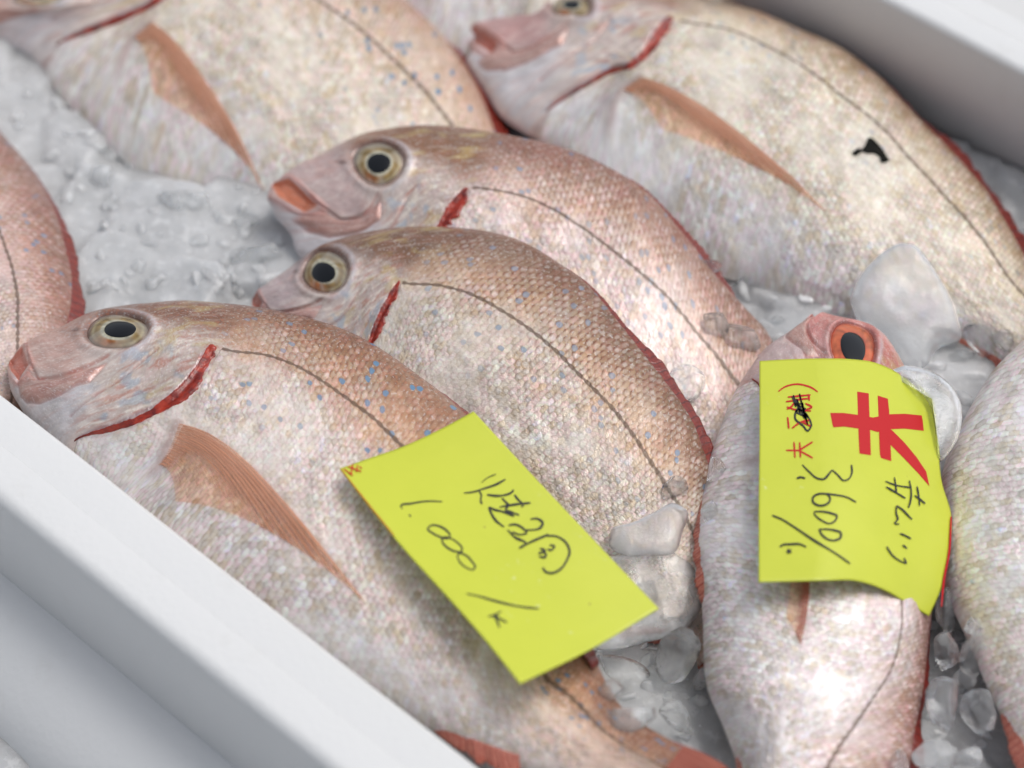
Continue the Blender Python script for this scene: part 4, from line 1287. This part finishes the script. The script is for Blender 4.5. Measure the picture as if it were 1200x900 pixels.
card2 = Card('card2', ([(890, 423), (925, 421), (965, 420), (1000, 421), (1022, 424), (1045, 433), (1068, 449), (1091, 470)],
                       [(889, 682), (930, 681), (970, 680), (1000, 680), (1018, 684), (1040, 693), (1065, 708), (1089, 722)],
                       [(890, 423), (890, 510), (889, 600), (889, 682)], [(1091, 470), (1099, 520), (1104, 565), (1115, 604), (1112, 650), (1103, 690), (1089, 722)]),
             Z2, 'curled yellow price card with a big red printed mark, lying over the orange eyed bream')
A5 = lambda pts: zz(pts, 5, 880, 420)
B5 = lambda pts: zz(pts, 5, 880, 540)
big = A5([[(622, 195), (690, 205), (703, 568), (633, 558)], [(742, 218), (806, 238), (822, 603), (756, 582)],
          [(465, 320), (540, 320), (630, 332), (715, 347), (810, 328), (900, 325), (1003, 335), (1012, 425), (900, 412), (815, 416), (740, 432), (700, 420), (628, 412), (545, 400), (480, 405)],
          [(800, 402), (830, 425), (900, 495), (970, 580), (1027, 665), (1045, 750), (985, 680), (900, 590), (820, 510), (790, 470)]])
card2.polys('red_printed_mark', big, M_RED)
small = A5([[(160, 195), (195, 170), (240, 155), (275, 152), (320, 160), (360, 175), (392, 198)],
            [(205, 540), (290, 540)], [(285, 538), (362, 490)], [(285, 542), (362, 585)], [(252, 490), (258, 585)], [(285, 492), (290, 583)],
            [(215, 228), (350, 215)], [(205, 255), (250, 248), (300, 240), (345, 236)], [(210, 300), (245, 275), (250, 262)], [(338, 210), (342, 250)], [(318, 265), (357, 288), (325, 300)],
            [(210, 285), (250, 300), (352, 310)], [(215, 345), (222, 414)], [(240, 412), (290, 376), (352, 362)], [(295, 372), (355, 402)]])
card2.strokes('small_red_print', small, 2.2, M_RED, .1)
scrib = A5([[(240, 225), (262, 285), (248, 218), (288, 322), (268, 240), (312, 352), (284, 210), (322, 362), (300, 260), (332, 392), (316, 320), (352, 402), (332, 427), (308, 400), (258, 350), (272, 300), (332, 345), (290, 330), (262, 312), (320, 300), (255, 268), (310, 270)]])
card2.strokes('ink_scribble', scrib, 2.0, M_INK)
price2 = B5([[(300, 25), (340, 65), (390, 105), (430, 108), (452, 85), (475, 55)], [(475, 55), (508, 85), (545, 118), (570, 110), (590, 75), (588, 25)], [(268, 106), (290, 98), (318, 105)],
             [(615, 245), (560, 215), (500, 203), (440, 196), (400, 196), (365, 215), (362, 240), (390, 262), (430, 262), (460, 240), (462, 215), (445, 199)],
             [(370, 300), (420, 300), (470, 310), (503, 325), (495, 350), (460, 370), (420, 355), (385, 330), (370, 310), (374, 297)],
             [(398, 405), (440, 403), (490, 410), (525, 425), (525, 450), (495, 468), (450, 462), (415, 435), (398, 402)],
             [(125, 322), (180, 345), (260, 395), (380, 475), (480, 535), (560, 590), (580, 605)],
             [(170, 507), (185, 496), (230, 492), (290, 492), (325, 508)], [(215, 518), (228, 545)], [(208, 530), (238, 540)], [(212, 545), (236, 522)]])
card2.strokes('handwritten_price', price2, 2.3, M_INK)
name2 = B5([[(838, 98), (846, 150), (850, 195)], [(785, 122), (840, 143), (936, 160)], [(790, 155), (850, 190), (902, 222)], [(925, 118), (936, 180), (931, 240), (920, 278)], [(970, 152), (980, 210), (985, 268)], [(955, 205), (990, 230), (1018, 254)],
            [(850, 265), (848, 310), (857, 345), (838, 368), (866, 374)], [(850, 265), (880, 285), (915, 320), (940, 346)], [(870, 428), (900, 440), (935, 460)], [(885, 495), (912, 516)], [(792, 505), (825, 555), (870, 588), (908, 604)], [(908, 604), (902, 590), (893, 570)]])
card2.strokes('handwritten_name', name2, 1.9, M_INK)
card2.strokes('red_border', [[(1113.6, 606), (1111, 648), (1105, 680), (1102, 711)]], 2.4, M_RED, .05)

# ------------------------------------------------------------------ ice pieces and small things
bpy.context.view_layer.update()
DG = bpy.context.evaluated_depsgraph_get()


def hit(px, py):
    d = ray(px, py)
    ok, loc, nrm, _, ob, _ = scene.ray_cast(DG, Vector(CAM), Vector(d))
    return (np.array(loc), np.array(nrm), ob) if ok else (at(px, py, -.05), np.array([0, 0, 1.0]), None)


PXM = DIST / FPX          # metres per photograph pixel near the middle


def ico(sub):
    import bmesh
    bm = bmesh.new(); bmesh.ops.create_icosphere(bm, subdivisions=sub, radius=1.0)
    V = np.array([v.co[:] for v in bm.verts]); Fc = np.array([[v.index for v in f.verts] for f in bm.faces]); bm.free()
    return V, Fc


ICO4, ICO3 = ico(5), ico(4)


def noise3(V, k, seed):
    return (vnoise(V[:, 0] * k + 40, V[:, 1] * k + 40 + V[:, 2] * k * .7, seed) + vnoise(V[:, 1] * k + 60, V[:, 2] * k + 60 - V[:, 0] * k * .6, seed + 1)) - 1


def lump(px, py, w, h, ang, mat, seed, label, rough=.12, cuts=11, flat=.75, up=.35, name='ice_piece', sub=None, group=None, z=None):
    """a rounded, chipped piece of ice resting on whatever is under that spot"""
    V, Fc = ICO4 if sub is None else sub
    V = V.copy()
    r = np.random.default_rng(seed)
    for _ in range(cuts):
        n = r.normal(size=3); n /= np.linalg.norm(n)
        d = .42 + .42 * r.random()
        s_ = np.maximum(V @ n - d, 0)
        V = V - s_[:, None] * n * .96
    V = V * (1 + rough * noise3(V, 1.7, seed) + rough * .45 * noise3(V, 4.5, seed + 5) + rough * .16 * noise3(V, 11, seed + 9))[:, None]
    P, nrm, ob = hit(px, py)
    if z is not None and P[2] < z:
        P, nrm = at(px, py, z), np.array([0, 0, 1.0])
    a = math.radians(ang)
    # axes roughly parallel to the picture, so w and h are the size it shows
    ex = RGT * math.cos(a) - UPV * math.sin(a); ey = RGT * math.sin(a) + UPV * math.cos(a)
    ez = -FWD
    dist = np.dot(P - CAM, FWD); sc = dist / FPX
    th = min(w, h) * flat
    R = ex * (V[:, :1] * w * sc) + ey * (V[:, 1:2] * h * sc) + ez * (V[:, 2:] * th * sc)
    c = P + nrm * th * sc * up
    o = mesh_np(name, R + c, None, Fc, mat, origin=c)
    tag(o, label, 'ice', group)
    return o


def slabice(outline, th, mat, seed, label, lift=.3, name='ice_piece', wob=.12):
    """thin chip of ice with a traced outline, its own thickness, rounded rim"""
    out = np.array(outline, float)
    cx, cy = out.mean(0)
    P0, nrm, ob = hit(cx, cy)
    c = P0 + nrm * th * lift
    na = 96
    O = smooth_poly(np.r_[out, out[:1]], na + 1)[:-1]
    W = np.array([on_plane(x, y, c, np.array([0, -.25, 1.0])) for x, y in O])
    ctr = W.mean(0)
    nz = np.array([0, -.25, 1.0]); nz /= np.linalg.norm(nz)
    rs = list(np.sin(np.linspace(0, 1, 22) * math.pi / 2))
    V = []
    for sgn in (1, -1):
        for k, rr in enumerate(rs):
            hgt = sgn * th * .5 * (1 - rr ** 5) ** .5
            for i in range(na):
                p = ctr + (W[i] - ctr) * rr + nz * hgt
                nn = (vnoise(np.array(p[0] * 120 + 30.), np.array(p[1] * 120 + 30.), seed) - .5) * th * wob
                V.append(p + nz * nn * (1 if rr < 1 else .3))
    V = np.array(V)
    K = len(rs)
    F = []
    for sgn in (0, 1):
        b = sgn * K * na
        for k in range(K - 1):
            for i in range(na):
                j = (i + 1) % na
                f = (b + k * na + i, b + (k + 1) * na + i, b + (k + 1) * na + j, b + k * na + j)
                F.append(f if not sgn else f[::-1])
    for i in range(na):
        j = (i + 1) % na
        F.append(((K - 1) * na + i, K * na + (K - 1) * na + i, K * na + (K - 1) * na + j, (K - 1) * na + j))
    o = mesh_np(name, V, np.array(F), None, mat, origin=ctr)
    tag(o, label, 'ice')
    return o


slabice([(996, 352), (1004, 330), (1028, 300), (1050, 284), (1068, 282), (1086, 300), (1108, 335), (1122, 372), (1126, 398), (1100, 408), (1082, 432), (1060, 430), (1030, 400), (1006, 378)], .014, M_FROST, 3,
        'large frosted ice wedge leaning on the golden bream', wob=.03)
slabice([(716, 620), (742, 612), (768, 600), (790, 590), (806, 600), (800, 624), (792, 646), (760, 650), (730, 650), (714, 640)], .009, M_FROST, 8, 'wide frosted ice chip beside the left price card')
slabice([(690, 660), (740, 648), (790, 644), (815, 668), (824, 705), (800, 740), (760, 752), (700, 760)], .012, M_CLOUDY, 18, 'big greyish ice slab below the frosted chip, right of the left card')
slabice([(700, 768), (730, 770), (762, 790), (764, 800), (740, 806), (715, 800)], .008, M_CLEAR, 28, 'flat clear ice chip just below the right corner of the left card')
slabice([(776, 450), (792, 430), (812, 428), (826, 440), (824, 458), (806, 472), (786, 470)], .004, M_CLEAR, 31, 'flat clear puddle shaped chip on the open mouthed bream', lift=.15)
slabice([(1030, 440), (1060, 430), (1100, 440), (1125, 470), (1120, 520), (1104, 540), (1090, 470), (1050, 440)], .010, M_CLOUDY, 37, 'grey ice slab behind the curled card')

big_ice = [
    (1108, 722, 20, 30, 5, M_CLEAR, 'upright clear lump touching the lower corner of the curled card'),
    (1110, 768, 20, 24, -10, M_CLEAR, 'clear lump in the middle of the pile by the right bream'),
    (1099, 832, 29, 36, 10, M_CLEAR, 'largest round clear lump low in the pile by the right bream'),
    (1148, 842, 26, 30, -15, M_CLEAR, 'rounded lump beside the largest one, against the right bream'),
    (1144, 766, 17, 30, 12, M_CLEAR, 'tall thin lump leaning on the right bream'),
    (1142, 733, 11, 11, 0, M_CLOUDY, 'small milky ball at the top of the pile'),
    (1098, 890, 28, 20, 0, M_CLOUDY, 'cloudy lump at the bottom edge under the pile'),
    (1050, 891, 17, 15, 0, M_CLEAR, 'small clear ball at the bottom edge beside the tagged bream'),
    (1134, 888, 20, 14, 0, M_CLOUDY, 'cloudy lump at the bottom edge beside the right bream'),
    (1130, 798, 14, 14, 20, M_CLEAR, 'small clear bit between the upper and lower lumps'),
    (788, 575, 19, 16, -15, M_CLEAR, 'oval clear lump on the tail end of the netted bream'),
    (795, 776, 28, 36, 15, M_CLEAR, 'clear oblong lump between the left card and the tagged bream'),
    (814, 724, 15, 13, 0, M_CLEAR, 'glittering bit against the tagged bream belly'),
    (760, 690, 20, 15, -20, M_CLEAR, 'clear lump on the grey slab'),
    (822, 795, 10, 22, 8, M_CLOUDY, 'narrow bit of ice pressed to the tagged bream'),
    (912, 377, 17, 14, -20, M_CLEAR, 'bright clear cube left of the orange eye'),
    (872, 337, 24, 18, 25, M_CLEAR, 'clear lump under the golden bream belly'),
    (836, 382, 21, 19, 15, M_CLEAR, 'round clear drop of ice on the open mouthed bream back'),
    (868, 397, 24, 20, 30, M_CLEAR, 'clear lump at the back edge of the open mouthed bream'),
    (832, 312, 14, 9, 15, M_CLEAR, 'small clear bit at the golden bream belly, left end'),
    (1118, 420, 28, 17, -20, M_CLEAR, 'jagged clear lump below the frosted wedge'),
    (1150, 398, 22, 20, 10, M_CLEAR, 'clear lump beside the wedge near the right edge'),
    (1075, 452, 20, 12, 0, M_CLEAR, 'clear bit right behind the orange eye'),
    (1120, 465, 16, 13, 0, M_CLEAR, 'clear bit between curled card and right bream'),
    (1178, 400, 14, 14, 0, M_CLEAR, 'clear bit at the head of the right bream'),
    (836, 600, 13, 18, 0, M_CLEAR, 'clear bit wedged between netted bream and tagged bream'),
    (840, 555, 14, 18, -25, M_CLEAR, 'clear bit behind the tail of the netted bream'),
    (742, 846, 34, 22, -15, M_CLOUDY, 'broad cloudy lump at the bottom between the front bream tail and the tagged bream'),
    (796, 846, 26, 22, 20, M_CLEAR, 'clear lump above the front bream tail, against the tagged bream'),
    (712, 812, 22, 15, 30, M_CLEAR, 'clear lump beside the red fin under the left price card'),
    (300, 300, 34, 22, -20, M_CLOUDY, 'cloudy chunk left of the netted bream snout'),
    (285, 262, 24, 16, -10, M_CLOUDY, 'cloudy chunk below the chin of the open mouthed bream'),
    (215, 235, 46, 26, 20, M_CLOUDY, 'broad pale chunk under the orange fin tip'),
    (120, 205, 30, 22, 35, M_CLOUDY, 'pale chunk against the upper left bream belly'),
]
for k, (px, py, w, h, ang, m, lab) in enumerate(big_ice):
    lump(px, py, w, h, ang, m, 100 + k * 7, lab, z=-.040 if (py > 700 and px > 1030) else (-.050 if py > 640 and px > 700 else None))
lump(948, 352, 14, 8, 22, M_WHITE, 903, 'opaque white crumb of ice at the golden bream belly', name='ice_crumb', flat=.8)
lump(968, 361, 8, 6, 10, M_WHITE, 913, 'tiny white bit next to the opaque crumb', name='ice_crumb', flat=.8)
# small loose bits scattered in the gaps
zones = [((700, 640), (822, 870), 34), ((1085, 720), (1165, 895), 16), ((1030, 400), (1150, 520), 26), ((825, 310), (990, 400), 18), ((60, 110), (310, 345), 80), ((250, 270), (330, 345), 12), ((0, 60), (120, 160), 12), ((1170, 240), (1200, 300), 5), ((580, 870), (660, 899), 6)]
kk = 0
for _ in range(46):  # white splinters added in place of glints on the ice bed
    px, py = (random.uniform(10, 300), random.uniform(60, 340)) if random.random() < .7 else (random.uniform(700, 822), random.uniform(650, 860))
    P, nrm, ob = hit(px, py)
    if ob is None or not ob.name.startswith('crushed_ice'):
        continue
    lump(px, py, random.uniform(2, 4), random.uniform(1.5, 3), random.uniform(0, 180), M_WHITE, 5000 + _, 'tiny white ice splinter standing in for a glint on the crushed ice', sub=ICO3, cuts=8, name='glint_splinter', group='tiny white splinters standing in for ice glints')
for (x0, y0), (x1, y1), n in zones:
    for _ in range(n):
        px, py = random.uniform(x0, x1), random.uniform(y0, y1)
        P, nrm, ob = hit(px, py)
        if ob is None or not ob.name.startswith('crushed_ice'):
            continue
        s_ = random.uniform(7, 15)
        lump(px, py, s_ * random.uniform(.8, 1.5), s_ * random.uniform(.6, 1.0), random.uniform(0, 180), M_CHIP, 2000 + kk, 'small loose chip of ice lying in a gap between the fish', sub=ICO3, cuts=8, name='ice_chip', group='small loose ice chips')
        kk += 1

# black scrap stuck on the golden bream
f = BUILT['top_right']
sc_px = [(998, 180), (1004, 175), (1010, 176), (1013, 172), (1017, 162), (1023, 164), (1029, 170), (1034, 176), (1039, 185), (1042, 188), (1037, 191), (1032, 190), (1031, 184), (1024, 180), (1016, 180), (1010, 178), (1003, 183)]
V, F = [], []
arr = np.array(sc_px, float); ctr = np.array([1021, 174])
for lay in (0, 1):
    for p in arr:
        P, nrm, ob = hit(*p)
        V.append(P + nrm * (.0009 if lay == 0 else -.0004))
for q in range(1):
    n = len(arr)
    F.append(list(range(n)))
    for i in range(n):
        j = (i + 1) % n
        F.append((i, n + i, n + j, j))
o = mesh_np('black_scrap', np.array(V), mat=M_SCRAP, ngons=F, smooth=False, origin=np.array(V).mean(0))
tag(o, 'small ragged black scrap stuck on the golden bream flank', 'scrap')

# clean helper properties
for o in scene.objects:
    if '_org' in o: del o['_org']

# ------------------------------------------------------------------ light
SUN_EL, SUN_AZ = math.radians(66), math.radians(75)     # azimuth measured from +Y (away from camera) towards +X
w = bpy.data.worlds.new('World'); scene.world = w; w.use_nodes = True
nt = w.node_tree; nt.nodes.clear()
sky = nt.nodes.new('ShaderNodeTexSky'); sky.sky_type = 'NISHITA'; sky.sun_disc = False
sky.sun_elevation = SUN_EL; sky.sun_rotation = SUN_AZ
sky.air_density = 1.0; sky.dust_density = 4.0; sky.ozone_density = .6
hs = nt.nodes.new('ShaderNodeHueSaturation'); hs.inputs['Saturation'].default_value = .38
bg = nt.nodes.new('ShaderNodeBackground'); bg.inputs['Strength'].default_value = .145
wo = nt.nodes.new('ShaderNodeOutputWorld')
nt.links.new(sky.outputs[0], hs.inputs['Color']); nt.links.new(hs.outputs[0], bg.inputs[0]); nt.links.new(bg.outputs[0], wo.inputs[0])
sl = bpy.data.lights.new('sun', 'SUN'); sl.energy = 1.0; sl.angle = math.radians(26); sl.color = (1, .985, .965)
so = bpy.data.objects.new('sun', sl); COL.objects.link(so)
sd = Vector((math.sin(SUN_AZ) * math.cos(SUN_EL), math.cos(SUN_AZ) * math.cos(SUN_EL), math.sin(SUN_EL)))
so.rotation_euler = sd.to_track_quat('Z', 'Y').to_euler()
so.location = sd * 3

# ------------------------------------------------------------------ camera object
cam = bpy.data.cameras.new('camera'); co = bpy.data.objects.new('camera', cam); COL.objects.link(co)
cam.sensor_width = 36; cam.lens = FPX / 1200 * 36; cam.clip_start = .05; cam.clip_end = 50
co.location = CAM; co.rotation_euler = (math.pi / 2 - PITCH, 0, 0)
cam.dof.use_dof = True
cam.dof.focus_distance = float(np.dot(at(560, 470, -.01) - CAM, FWD))
cam.dof.aperture_fstop = 84 / 1000 / .0195
scene.camera = co
scene.view_settings.view_transform = 'Standard'; scene.view_settings.look = 'None'
scene.view_settings.exposure = 0.0; scene.view_settings.gamma = 1
scene.cycles.max_bounces = 10; scene.cycles.transmission_bounces = 8; scene.cycles.transparent_max_bounces = 12
